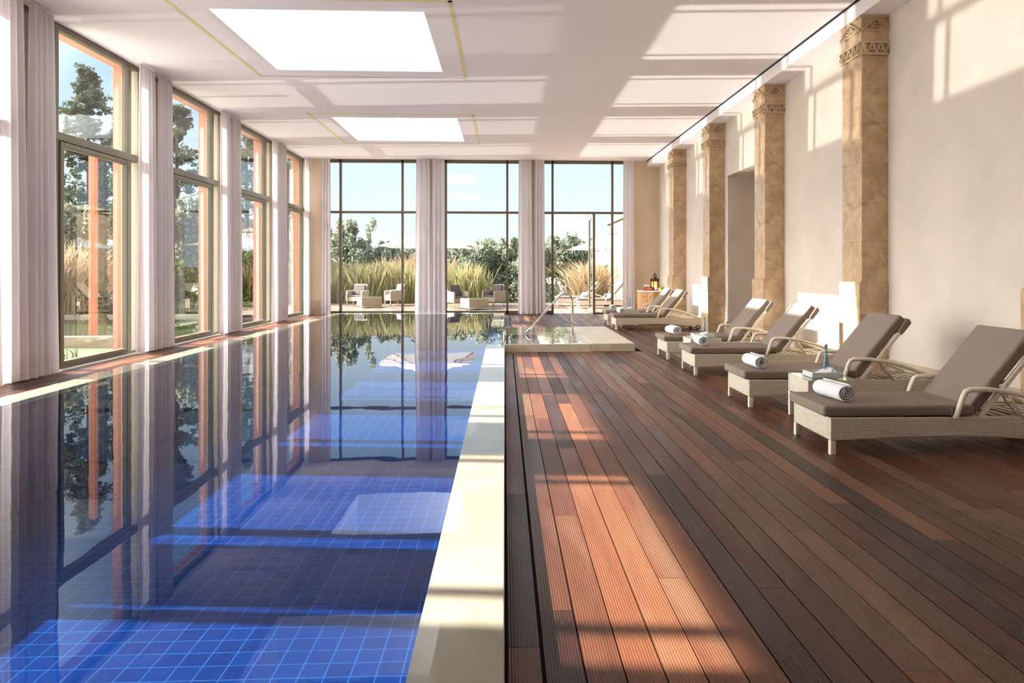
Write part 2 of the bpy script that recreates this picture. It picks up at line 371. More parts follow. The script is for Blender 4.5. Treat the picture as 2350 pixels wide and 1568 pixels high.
# pool tiles
def tilem():
    m, t, b = mat('blue_pool_tile'); b.inputs['Roughness'].default_value = .6; b.inputs['Specular IOR Level'].default_value = .04
    tc = N(t, 'ShaderNodeTexCoord'); s = N(t, 'ShaderNodeSeparateXYZ'); L(t, tc.outputs['Object'], s.inputs[0])
    geo = N(t, 'ShaderNodeNewGeometry'); sn = N(t, 'ShaderNodeSeparateXYZ'); L(t, geo.outputs['Normal'], sn.inputs[0])
    br = N(t, 'ShaderNodeTexBrick', offset=0.0)
    # floor uses XY, side walls use Z with whichever axis runs along them
    az = N(t, 'ShaderNodeMath', operation='ABSOLUTE'); L(t, sn.outputs['Z'], az.inputs[0])
    ax = N(t, 'ShaderNodeMath', operation='ABSOLUTE'); L(t, sn.outputs['X'], ax.inputs[0])
    gx = N(t, 'ShaderNodeMath', operation='GREATER_THAN'); gx.inputs[1].default_value = .5; L(t, ax.outputs[0], gx.inputs[0])
    gz = N(t, 'ShaderNodeMath', operation='GREATER_THAN'); gz.inputs[1].default_value = .5; L(t, az.outputs[0], gz.inputs[0])
    cf = N(t, 'ShaderNodeCombineXYZ'); L(t, s.outputs['X'], cf.inputs['X']); L(t, s.outputs['Y'], cf.inputs['Y'])
    cx = N(t, 'ShaderNodeCombineXYZ'); L(t, s.outputs['Y'], cx.inputs['X']); L(t, s.outputs['Z'], cx.inputs['Y'])
    cy = N(t, 'ShaderNodeCombineXYZ'); L(t, s.outputs['X'], cy.inputs['X']); L(t, s.outputs['Z'], cy.inputs['Y'])
    m1 = N(t, 'ShaderNodeMixRGB'); L(t, gx.outputs[0], m1.inputs[0]); L(t, cy.outputs[0], m1.inputs[1]); L(t, cx.outputs[0], m1.inputs[2])
    m2 = N(t, 'ShaderNodeMixRGB'); L(t, gz.outputs[0], m2.inputs[0]); L(t, m1.outputs[0], m2.inputs[1]); L(t, cf.outputs[0], m2.inputs[2])
    L(t, m2.outputs[0], br.inputs['Vector'])
    br.inputs['Scale'].default_value = 1; br.inputs['Brick Width'].default_value = .15; br.inputs['Row Height'].default_value = .15
    br.inputs['Mortar Size'].default_value = .0035; br.inputs['Mortar Smooth'].default_value = .2
    br.inputs['Color1'].default_value = (.0003, .0125, .075, 1); br.inputs['Color2'].default_value = (.0005, .017, .096, 1); br.inputs['Mortar'].default_value = (.02, .08, .20, 1)
    L(t, br.outputs['Color'], b.inputs['Base Color']); return m
tile_m = tilem()

# ---------------------------------------------------------------- dimensions
WX = -6.35      # left glazing plane
FY = 22.8       # far glazing plane
RX = 4.95       # right wall
BX = 4.57       # beam face
CZ = 4.90       # ceiling
NY = -3.0       # back of the room
POOLZ = 0.14
PERIOD = 3.43
BAYS = [11.32 + PERIOD * k for k in range(-2, 4)]       # window bay centres on the left side

# ---------------------------------------------------------------- deck floor (real boards with gaps)
def boards(name, x0, x1, y0, y1, m, bw=.140, gap=.006, seg=3.0, th=.025, ztop=0.0, skip=None, first=None, rs=3):
    rnd = random.Random(rs); mb = MB(); vals = []
    x = x0; k = 0
    while x < x1 - .01:
        wdt = first if (first and k == 0) else bw
        xe = min(x + wdt - gap, x1)
        y = y0 - rnd.random() * seg
        while y < y1:
            ln = seg * (.55 + rnd.random() * .9); a = max(y, y0); b = min(y + ln - .003, y1)
            if b - a > .02:
                parts = [(a, b)]
                if skip and xe > skip[0] and x < skip[1]:
                    parts = [(p, q) for p, q in ((a, min(b, skip[2])), (max(a, skip[3]), b)) if q - p > .01]
                v = rnd.random()
                for p, q in parts:
                    mb.box(x, xe, p, q, ztop - th, ztop); vals += [v] * 6
            y += ln
        x += wdt + (.010 if (first and k == 0) else 0); k += 1
    o = mb.build(name, m)
    a = o.data.attributes.new('rnd', 'FLOAT', 'FACE'); a.data.foreach_set('value', vals)
    return o
floor = boards('floor', 0.012, RX + 1.4, NY, FY - .06, deck_m, skip=(0, 2.30, 12.30, 15.96), first=.125)
struct(floor)
sub = box(0.0, RX + 1.6, NY, FY + .1, -.10, -.032).build('trim_1', dark_m); struct(sub)
ls = boards('floor', WX + .18, -5.06, NY, FY - .06, deck_m, rs=11); struct(ls)
struct(box(WX - .5, -5.06, NY, FY + .1, -.10, -.032).build('trim_2', dark_m))
struct(box(WX + .02, WX + .17, NY, FY, -.03, .012).build('trim_3', simple('sill_stone', (.68, .68, .64), .5)))

# ---------------------------------------------------------------- pool
PX0, PX1, PYE, PD = -4.75, -.31, 20.95, -.95
mb = MB()
mb.box(PX0 - .3, PX1 + .31, NY, 21.30, PD - .1, PD)                                   # bed
mb.box(PX0 - .3, PX0, NY, 21.30, PD, POOLZ - .055); mb.box(PX1, PX1 + .28, NY, 21.30, PD, POOLZ - .055)
mb.box(PX0, PX1, PYE, 21.30, PD, POOLZ - .055); mb.box(PX0, PX1, NY, NY + .01, PD, POOLZ - .055)
o = mb.build('pool_basin', tile_m); tag(o, 'long indoor swimming pool basin lined with cobalt blue square tiles', 'swimming pool')
mb = MB()
zt = POOLZ - .007
mb.box(PX0 - .30, PX0, NY + .01, PYE, POOLZ - .055, zt); mb.box(PX1, 0, NY + .01, 12.28, POOLZ - .055, zt)
mb.box(PX1, 0, 15.96, PYE, POOLZ - .055, zt)
mb.box(PX0 - .30, 0, PYE, 21.30, POOLZ - .055, zt)
mb.box(PX1 + .28, 0, NY + .01, 21.30, -.10, POOLZ - .055); mb.box(PX0 - .30, PX0 - .27, NY + .01, 21.30, -.1, POOLZ - .055)
mb.box(PX0 - .3, 0, 21.27, 21.30, -.1, POOLZ - .055)
o = mb.build('pool_coping', coping_m, bevel=.006); tag(o, 'cream limestone coping running around the long blue pool', 'coping')
mb = MB()
# one still sheet of water over the pool and its thin film over the coping, plus the raised entry basin
def sheet(mb, x0, x1, y0, y1, z, nx=1, ny=1):
    vs = [(x0 + (x1 - x0) * i / nx, y0 + (y1 - y0) * j / ny, z) for j in range(ny + 1) for i in range(nx + 1)]
    fs = [(j*(nx+1)+i, j*(nx+1)+i+1, (j+1)*(nx+1)+i+1, (j+1)*(nx+1)+i) for j in range(ny) for i in range(nx)]
    mb.add(vs, fs)
sheet(mb, PX0, PX1, NY + .01, PYE, POOLZ)
for q in ((PX0 - .30, PX0, NY, 21.30), (PX1, 0, NY, 21.30), (PX0, PX1, PYE, 21.30), (0, 1.36, 12.31, 15.95)): sheet(mb, *q, POOLZ)
mb.mi = [0] + [1] * (len(mb.f) - 1)
o = mb.build('pool_water', water_m); tag(o, 'still mirror-like water filling the long pool and entry basin', 'water')
# raised entry basin with steps, plus the dry slab beside it
mb = MB()
mb.box(0, 1.50, 12.30, 12.36, -.1, zt); mb.box(0, 1.50, 15.90, 15.96, -.1, zt)
mb.box(1.05, 1.50, 12.36, 15.90, -.1, zt)
mb.box(.70, 1.05, 12.36, 15.90, -.1, zt - .10); mb.box(.35, .70, 12.36, 15.90, -.1, zt - .17); mb.box(-.31, .35, 12.36, 15.90, -.1, zt - .21)
stepm = travertine('entry_step_stone', (.50, .60, .44), (.64, .70, .52), 2.5, .5, .2)
o = mb.build('entry_basin', slab_m, bevel=.006)
tag(o, 'shallow raised stone entry basin stepping down into the pool', 'pool steps')
o = box(1.503, 2.262, 12.30, 15.96, 0, POOLZ + .002).build('stone_slab', slab_m, bevel=.008)
tag(o, 'dry cream limestone slab beside the flooded entry basin, on the deck', 'slab')
# handrail
t = empty('handrail', (1.35, 14.18, POOLZ)); tag(t, 'curved stainless handrail standing on the entry basin and reaching down into the water', 'handrail')
pts = [(0, 0, 0), (0, 0, .62), (-.012, 0, .70), (-.045, 0, .76), (-.10, 0, .795), (-.17, 0, .80), (-.23, 0, .775), (-.28, 0, .73)]
a = Vector(pts[-1]); bnd = Vector((-.93, -.03, .02))
for k in range(1, 7): pts.append(tuple(a.lerp(bnd, k / 6)))
MB().tube(pts, .021, 12).build('rail', steel_m, t)
MB().lathe([(.001, .012), (.05, .012), (.052, .004), (.052, 0)], n=20).build('base_flange', steel_m, t)
# floor drain cover by the basin
t = box(.02, .15, 16.15, 17.9, -.0, .006).build('skimmer_cover', steel_m)
tag(t, 'small metal skimmer cover set in the deck beyond the entry basin', 'cover')

# ---------------------------------------------------------------- ceiling with two skylight shafts
SKY = [(-3.96, -1.08, 9.70, 12.64), (-3.96, -1.08, 16.50, 19.46)]
def ceiling():
    xs = [WX - .3, -3.96, -1.08, BX - .035]; ys = [NY, 9.70, 12.64, 16.50, 19.46, FY + .2]
    mb = MB()
    for i in range(3):
        for j in range(5):
            if i == 1 and j in (1, 3): continue
            mb.box(xs[i], xs[i+1], ys[j], ys[j+1], CZ, CZ + .25)
    o = mb.build('ceiling', ceil_m); struct(o)
    sh = 1.07
    for k, (x0, x1, y0, y1) in enumerate(SKY):
        mb = MB(); e = .06; i_ = .012
        mb.box(x0 - e, x0 + i_, y0 - e, y1 + e, CZ + .252, CZ + sh); mb.box(x1 - i_, x1 + e, y0 - e, y1 + e, CZ + .252, CZ + sh)
        mb.box(x0, x1, y0 - e, y0 + i_, CZ + .252, CZ + sh); mb.box(x0, x1, y1 - i_, y1 + e, CZ + .252, CZ + sh)
        for q in ((x0, x0 + i_, y0, y1), (x1 - i_, x1, y0, y1), (x0 + i_, x1 - i_, y0, y0 + i_), (x0 + i_, x1 - i_, y1 - i_, y1)): mb.box(*q, CZ + .001, CZ + .252)
        t = empty('window_%d' % (20 + k), ((x0 + x1) / 2, (y0 + y1) / 2, CZ)); struct(t)
        cx, cy = (x0 + x1) / 2, (y0 + y1) / 2
        def loc(m_):
            m_.v = [(a - cx, b - cy, c - CZ) for a, b, c in m_.v]; return m_
        loc(mb).build('shaft', shaft_m, t)
        loc(box(x0 - e, x1 + e, y0 - e, y1 + e, CZ + sh + .03, CZ + sh + .04)).build('pane', pane_m, t)
        gb = MB()
        gb.box(x0, x1, y0 + 1.12, y0 + 1.19, CZ + sh - .02, CZ + sh + .03)
        loc(gb).build('glazing_bar', frame_m, t)
        # square lighting groove around the opening
        gx0, gx1, gy0, gy1 = -4.40, -.68, y0 - .42, y1 + .40
        gw = .055
        g = MB()
        g.box(gx0, gx0 + gw, gy0, gy1, CZ - .004, CZ + .002); g.box(gx1 - gw, gx1, gy0, gy1, CZ - .004, CZ + .002)
        g.box(gx0, gx1, gy0, gy0 + gw, CZ - .004, CZ + .002)
        struct(g.build('trim_%d' % (10 + k), brass_m))
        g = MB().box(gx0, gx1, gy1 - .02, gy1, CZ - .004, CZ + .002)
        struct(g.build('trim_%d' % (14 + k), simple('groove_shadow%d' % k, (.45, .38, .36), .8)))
ceiling()
struct(box(BX - .036, BX - .001, NY, FY, CZ + .02, CZ + .06).build('trim_4', dark_m))
mb = box(BX, RX + 1.7, NY, FY + .2, 4.70, CZ + .25); struct(mb.build('ceiling', ceil_m))
struct(box(BX - .03, BX + .004, NY, FY - .01, CZ - .012, CZ + .0).build('trim_5', dark_m))
# roof slab above so that daylight enters only where it should
struct(box(WX - .37, WX - .3, NY - 2, FY + .36, CZ - .01, CZ + .55).build('roof', terra_m))

# ---------------------------------------------------------------- right wall with recess, pillars
PILY = [9.02 + 3.43 * k for k in range(-3, 4)]       # near faces of the pillars
RY0, RY1, RZ = 13.02, 15.66, 3.50                     # recess opening
mb = MB()
mb.box(RX, RX + .25, NY, RY0, 0, 4.70); mb.box(RX, RX + .25, RY1, FY + .2, 0, 4.70); mb.box(RX, RX + .25, RY0, RY1, RZ, 4.70)
mb.box(RX + .25, RX + 1.45, RY0 - .25, RY0, 0, 4.70); mb.box(RX + .25, RX + 1.45, RY1, RY1 + .25, 0, 4.70)
mb.box(RX + .25, RX + 1.45, RY0, RY1, RZ, RZ + .2)
struct(mb.build('wall_right', wall_m))
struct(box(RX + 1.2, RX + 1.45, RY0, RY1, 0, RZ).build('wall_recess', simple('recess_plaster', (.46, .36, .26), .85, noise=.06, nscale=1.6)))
mb = MB()
segs = []
ys = sorted([y for p in PILY for y in (p, p + .53)])
y = NY
for p in PILY:
    if p > y: segs.append((y, p))
    y = p + .53
segs.append((y, FY - .2))
for a, b in segs:
    for c, d in ((a, min(b, RY0)), (max(a, RY1), b)):
        if d - c > .02: mb.box(RX - .02, RX + .01, c, d, 0, .27)
mb.box(RX + 1.17, RX + 1.2, RY0, RY1, 0, .42)
struct(mb.build('baseboard_right', band_m, bevel=.004))

def pillar(py, lab):
    t = empty('pillar', (RX, py + .265, 0)); tag(t, lab, 'pillar', None)
    x0 = 4.60 - RX; hw = .265
    mb = MB(); zs = [1.26, 1.78, 2.28, 2.80, 3.31, 3.80, 4.20]
    for i in range(len(zs) - 1): mb.box(x0, 0.0, -hw, hw, zs[i] + .002, zs[i + 1] - .002)
    mb.box(x0 + .004, 0, -hw + .004, hw - .004, 1.26, 4.20)
    mb.build('shaft', pillar_m, t, bevel=.003, seg=1)
    mb = MB(); zb = [0, .40, .83, 1.245]
    for i in range(3): mb.box(x0 - .04, 0, -hw - .015, hw + .015, zb[i] + .004, zb[i + 1] - .004)
    mb.box(x0 - .03, 0, -hw - .008, hw + .008, 0, 1.262)
    mb.build('plinth', pillar_m, t, bevel=.006, seg=1)
    # carved capital: two bands of relief on the faces that show
    mb = MB(); mb.box(x0 - .012, 0, -hw - .012, hw + .012, 4.19, 4.70)
    mb.build('capital', pillar_m, t, bevel=.003, seg=1)
    cv = MB()
    def strip(face, u0, v0, u1, v1, wd=.021, dp=.032):
        d = Vector((u1 - u0, v1 - v0)); n = Vector((-d.y, d.x)).normalized() * wd / 2
        q = [(u0 + n.x, v0 + n.y), (u1 + n.x, v1 + n.y), (u1 - n.x, v1 - n.y), (u0 - n.x, v0 - n.y)]
        if face == 'x': cv.prism(q, 'x', x0 - .012 - dp, x0 - .010)
        else: cv.prism(q, 'y', -hw - .012 - dp, -hw - .010)
    for face, u0, u1 in (('x', -hw, hw), ('y', x0, -.005)):
        W_ = u1 - u0
        for z in (4.20, 4.345): strip(face, u0 - .012, z, u1 + .01, z, .022, .028)
        strip(face, u0 - .01, 4.505, u1 + .008, 4.505, .016, .022)
        strip(face, u0 - .01, 4.685, u1 + .008, 4.685, .02, .02)
        nz = 4 if face == 'x' else 3
        for i in range(nz):
            a = u0 + W_ * i / nz; b = u0 + W_ * (i + 1) / nz; c_ = (a + b) / 2
            strip(face, a, 4.335, c_, 4.212); strip(face, c_, 4.212, b, 4.335)
            q = W_ / nz * .2
            strip(face, b - q, 4.275, b, 4.235, .011); strip(face, b, 4.235, min(b + q, u1), 4.275, .011)
            strip(face, c_ - q, 4.325, c_, 4.272, .011, .014); strip(face, c_, 4.272, c_ + q, 4.325, .011, .014)
        cc = (u0 + u1) / 2
        strip(face, u0, 4.515, cc, 4.665, .018); strip(face, cc, 4.665, u1, 4.515, .018)
        strip(face, cc - W_ * .2, 4.57, cc, 4.535, .014); strip(face, cc, 4.535, cc + W_ * .2, 4.57, .014)
        strip(face, cc - W_ * .14, 4.595, cc, 4.565, .012); strip(face, cc, 4.565, cc + W_ * .14, 4.595, .012)
        strip(face, cc - W_ * .2, 4.57, cc, 4.64, .010); strip(face, cc, 4.64, cc + W_ * .2, 4.57, .010)
    cv.build('carved_relief', carve_m, t)
    return t
plab = {2: 'travertine pillar with carved capital at the right edge, beside the nearest loungers',
        3: 'tallest-looking travertine pillar with carved capital, behind the second lounger pair',
        4: 'travertine pillar with carved capital just in front of the wall recess',
        5: 'travertine pillar with carved capital at the far side of the wall recess',
        6: 'farthest travertine pillar, beside the wooden cabinet'}
for k, py in enumerate(PILY):
    if k < 3: continue
    pillar(py, plab[k])
# pillar just beyond the right edge keeps the light right; its far edge shows
pillar(PILY[2], plab[2])

# back wall of the room (behind the viewer) and far wall ends
struct(box(WX - .5, RX + .3, NY - .25, NY, 0, CZ).build('wall_back', simple('back_plaster', (.30, .235, .17), .9)))
mb = MB()
mb.box(4.10, RX + .01, FY - .1, FY + .2, 0, CZ)
mb.box(WX, -5.53, FY - .1, FY + .2, 0, CZ)
struct(mb.build('wall_far', simple('far_plaster', (.66, .54, .39), .85, noise=.06, nscale=1.6, bump=.12, bscale=14)))
mb = MB(); mb.box(4.10, RX, FY - .125, FY - .1, 0, .33); mb.box(WX + .03, -5.53, FY - .125, FY - .1, 0, .45)
struct(mb.build('baseboard_far', band_m))

# ---------------------------------------------------------------- left window wall
def left_window(k, yc):
    t = empty('window_%d' % (k + 1), (WX, yc, 0)); struct(t)
    d = .06
    f = MB()
    f.box(-d, d, -1.70, 1.70, 0, .055); f.box(-d, d, -1.70, 1.70, 4.82, 4.90)
    for s in (-1, 1):
        f.box(-d, d, s * .98 - .045, s * .98 + .045, .055, 4.82)
    f.box(-d - .01, d + .012, -1.24, 1.24, 3.25, 3.37)
    f.build('frame', frame_m, t, bevel=.006, seg=1)
    s = MB()      # opening sash behind the lower light
    s.box(-.015, .085, -.935, -.85, .05, 3.24); s.box(-.015, .085, .85, .935, .05, 3.24)
    s.box(-.015, .085, -.85, .85, .05, .115); s.box(-.015, .085, -.85, .85, 3.16, 3.24)
    s.build('sash', frame_m, t, bevel=.012, seg=2)
    g = MB(); g.box(-.004, .004, -.9, .9, .08, 3.2); g.build('lower_pane', pane_m, t)
    g = MB(); g.box(-.004, .004, -.94, .94, 3.36, 4.83); g.build('upper_pane', pane_m, t)
    for sg in (-1, 1):
        g = MB(); g.box(-.004, .004, min(sg * 1.02, sg * 1.24), max(sg * 1.02, sg * 1.24), .05, 4.83); g.build('side_pane', pane_m, t)
    # deep terracotta reveal of the outer wall
    return t
for k, yc in enumerate(BAYS): left_window(k, yc)
mb = MB()
ys = [NY] + [y for yc in BAYS for y in (yc - 1.24, yc + 1.24)] + [FY + .35]
for i in range(0, len(ys), 2): mb.box(WX - .36, WX - .06, ys[i], ys[i+1], 0, CZ)
mb.box(WX - .36, WX - .06, NY, FY + .3, 4.885, CZ + .25)
struct(mb.build('wall_left_outer', terra_m))
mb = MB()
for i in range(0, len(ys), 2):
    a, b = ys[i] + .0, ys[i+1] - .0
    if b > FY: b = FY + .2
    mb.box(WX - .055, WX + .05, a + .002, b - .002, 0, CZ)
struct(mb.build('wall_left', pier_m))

# ---------------------------------------------------------------- far window wall
fm = [(-5.166, -3.227, -5.50, -2.62), (-1.86, .085, -2.05, .62), (1.53, 3.45, 1.28, 3.82)]
cols = [-2.35, .93]
k0 = 8
for k, (a, b, x0, x1) in enumerate(fm):
    cx = (a + b) / 2
    t = empty('window_%d' % (k0 + k), (cx, FY, 0)); struct(t)
    f = MB(); d = .05
    for m_ in (a, b): f.box(m_ - cx - .035, m_ - cx + .035, -d, d, 0, CZ)
    X0 = [-5.52, -2.20, 1.08][k] - cx; X1 = [-2.48, .78, 4.08][k] - cx
    f.box(X0, X1, -d, d, 4.80, 4.90); f.box(X0, X1, -d - .01, d, 3.20, 3.27)
    if k < 2: f.box(X0, X1, -d, d, 0, .11)
    else:
        f.box(X0, a - cx, -d, d, 0, .11)
        f.box(2.86 - cx - .035, 2.86 - cx + .035, -d, d, 0, 3.20)
        f.box(2.86 - cx, X1, -d, d, 0, .05); f.box(a - cx, 2.86 - cx, -d, d, -.02, .012)
    f.build('frame', frame_m, t, bevel=.004, seg=1)
    g = MB(); g.box(a - cx + .03, b - cx - .03, -.004, .004, 3.26, 4.81); g.build('upper_pane', pane_m, t)
    if k < 2: g = MB(); g.box(a - cx + .03, b - cx - .03, -.004, .004, .1, 3.21); g.build('lower_pane', pane_m, t)
    else: g = MB(); g.box(2.88 - cx, b - cx - .03, -.004, .004, .04, 3.21); g.build('lower_pane', pane_m, t)
    for (p, q) in ((X0, a - cx - .03), (b - cx + .03, X1)):
        g = MB(); g.box(p, q, -.004, .004, .1, 4.81); g.build('side_pane', pane_m, t)
# posts hidden behind the paired curtains
mb = MB(); mb.box(-2.48, -2.20, FY - .12, FY + .2, 0, CZ); mb.box(.78, 1.08, FY - .12, FY + .2, 0, CZ)
struct(mb.build('wall_far_posts', pier_m))
struct(box(-5.55, RX + .2, FY + .02, FY + .35, CZ - .02, CZ + .6).build('wall_far_head', terra_m))
# open glass door leaf, swung out onto the terrace
t = empty('door_1', (2.86, FY + .05, 0), R(0)); struct(t)
f = MB(); f.box(-.03, .03, 0, .09, .02, 3.17); f.box(-.03, .03, 1.13, 1.22, .02, 3.17); f.box(-.03, .03, .09, 1.13, .02, .14); f.box(-.03, .03, .09, 1.13, 3.07, 3.17)
f.build('door_frame', frame_m, t, bevel=.004)
box(-.004, .004, .09, 1.13, .14, 3.07).build('pane', pane_m, t)
MB().tube([(.03, 1.17, 1.0), (.08, 1.17, 1.0), (.08, 1.05, 1.0)], .009).build('door_handle', steel_m, t)
MB().tube([(-.05, .0, 3.19), (-.16, .35, 3.19), (-.03, .6, 3.16)], .012, 6).build('door_closer', steel_m, t)

# ---------------------------------------------------------------- curtains
def curtain(name, p0, p1, z0, z1, label, cat='curtain', nfold=7, amp=.055, flare=.12, seed=0, side=1, group=None, gather=0.12):
    rnd = random.Random(seed); p0 = Vector(p0); p1 = Vector(p1)
    mid = (p0 + p1) / 2; dv = (p1 - p0); Lw = dv.length; u = dv / Lw; n = Vector((-u.y, u.x))
    NU, NZ = nfold * 20, 26
    ph = [rnd.uniform(-.7, .7) for _ in range(nfold + 1)]; am = [rnd.uniform(.65, 1.25) for _ in range(nfold + 1)]
    wob = rnd.uniform(-1, 1)
    vs = []; fs = []; mi = []
    for j in range(NZ + 1):
        z = j / NZ
        zz = z0 + (z1 - z0) * z
        sc = 1.0 - gather * (z ** 1.5) + flare * ((1 - z) ** 3) * .6
        drift = .015 * math.sin(z * 3.1 + wob * 3) * (1 - z)
        for i in range(NU + 1):
            s = i / NU; q = s * nfold; a0 = int(min(q, nfold - 1)); fr = q - a0
            A = (am[a0] * (1 - fr) + am[a0 + 1] * fr) * amp * (.55 + .45 * (1 - z)) 
            P_ = ph[a0] * (1 - fr) + ph[a0 + 1] * fr
            o_ = A * math.sin(2 * math.pi * q + P_ * (1.6 - z)) + .12 * A * math.sin(4 * math.pi * q + P_ * 3 + z * 2)
            if z > .97: o_ *= .8
            pos = (s - .5) * Lw * sc + drift + .2 * A * math.cos(2 * math.pi * q * 1.0 + P_)
            p = Vector((u.x * pos + n.x * o_, u.y * pos + n.y * o_))
            vs.append((p.x, p.y, zz + (.006 * math.sin(q * 5 + wob) if j == 0 else 0)))
    me = bpy.data.meshes.new('curtain_panel')
    body = MB(); hem = MB()
    hz = 2
    fb = []; fh = []
    for j in range(NZ):
        for i in range(NU):
            f = (j*(NU+1)+i, j*(NU+1)+i+1, (j+1)*(NU+1)+i+1, (j+1)*(NU+1)+i)
            (fh if j < 1 else fb).append(f)
    body.add(vs, fb, 0, True); hem.add(vs[:2 * (NU + 1)], fh, 0, True)
    t = empty(name, (mid.x, mid.y, 0)); tag(t, label, cat, group)
    for m_, nm, mt in ((body, 'fabric', curtain_m), (hem, 'hem', hem_m)):
        if m_ is hem: m_.v = [(x, y, z if z < z0 + .05 else z0 + .14) for x, y, z in m_.v]
        else:
            m_.v = [(x, y, (z0 + .14 if (z0 + .02 < z < z0 + (z1 - z0) / NZ + .01) else z)) for x, y, z in m_.v]
        m_.build(nm, mt, t)
    hd = MB()
    q = (u * Lw * .5 * (1 - gather))
    hd.tube([(-q.x, -q.y, z1 + .012), (q.x, q.y, z1 + .012)], .012, 6); hd.build('heading_rail', simple('rail_white', (.7, .66, .64), .6) if 'rail_white' not in MATS else MATS['rail_white'], t)
    return t
CXL = WX + .24
names = ['beside the first full window', 'between the first and second windows', 'between the second and third windows', 'between the third and fourth windows', 'in the far left corner']
for k in range(-3, 5):
    if k == -3: continue
    c = 11.32 + PERIOD * k + 1.49
    hide = k < -1
    nm = {-3: 'behind the viewer', -2: 'behind the viewer', -1: 'at the photo left edge', 0: 'between first and second window', 1: 'between the second and third window', 2: 'between the third and last window', 3: 'in the far left corner', 4: ''}[k]
    if k == 4: continue
    if k == 3:
        curtain('curtain', (CXL, 22.22), (CXL, 22.6), .02, 4.86, 'pale voile curtain on the window wall squeezed into the far left corner', nfold=5, seed=41)
        continue
    if k < -1:
        curtain('curtain', (CXL, c - .45), (CXL, c + .58), .02, 4.86, 'pale voile curtain on the window wall, %s from the viewer' % ('nearest' if k == -3 else 'second nearest'), nfold=12, seed=k + 50)
        continue
    curtain('curtain', (CXL, c - .57), (CXL, c - .01), .02, 4.86, 'pale voile curtain %s, nearer half of its pair' % nm, nfold=4, seed=k * 2 + 10, group=None)
    curtain('curtain', (CXL + .02, c + .03), (CXL, c + .60), .02, 4.86, 'pale voile curtain %s, farther half of its pair' % nm, nfold=4, seed=k * 2 + 11)
CYF = FY - .26
for (a, b, lab, sd) in ((-5.72, -5.42, 'pale voile curtain at the left end of the far glazing', 61), (-2.80, -2.32, 'pale voile curtain left of the first far-wall post', 62), (-2.30, -1.86, 'pale voile curtain right of the first far-wall post', 63),
                    (.42, .87, 'pale voile curtain left of the second far-wall post', 64), (.93, 1.27, 'pale voile curtain right of the second far-wall post', 65), (3.74, 4.12, 'pinkish voile curtain at the right end of the far glazing, near the cabinet', 66)):
    curtain('curtain', (a, CYF), (b, CYF), .02, 4.86, lab, nfold=3, seed=sd, amp=.045)

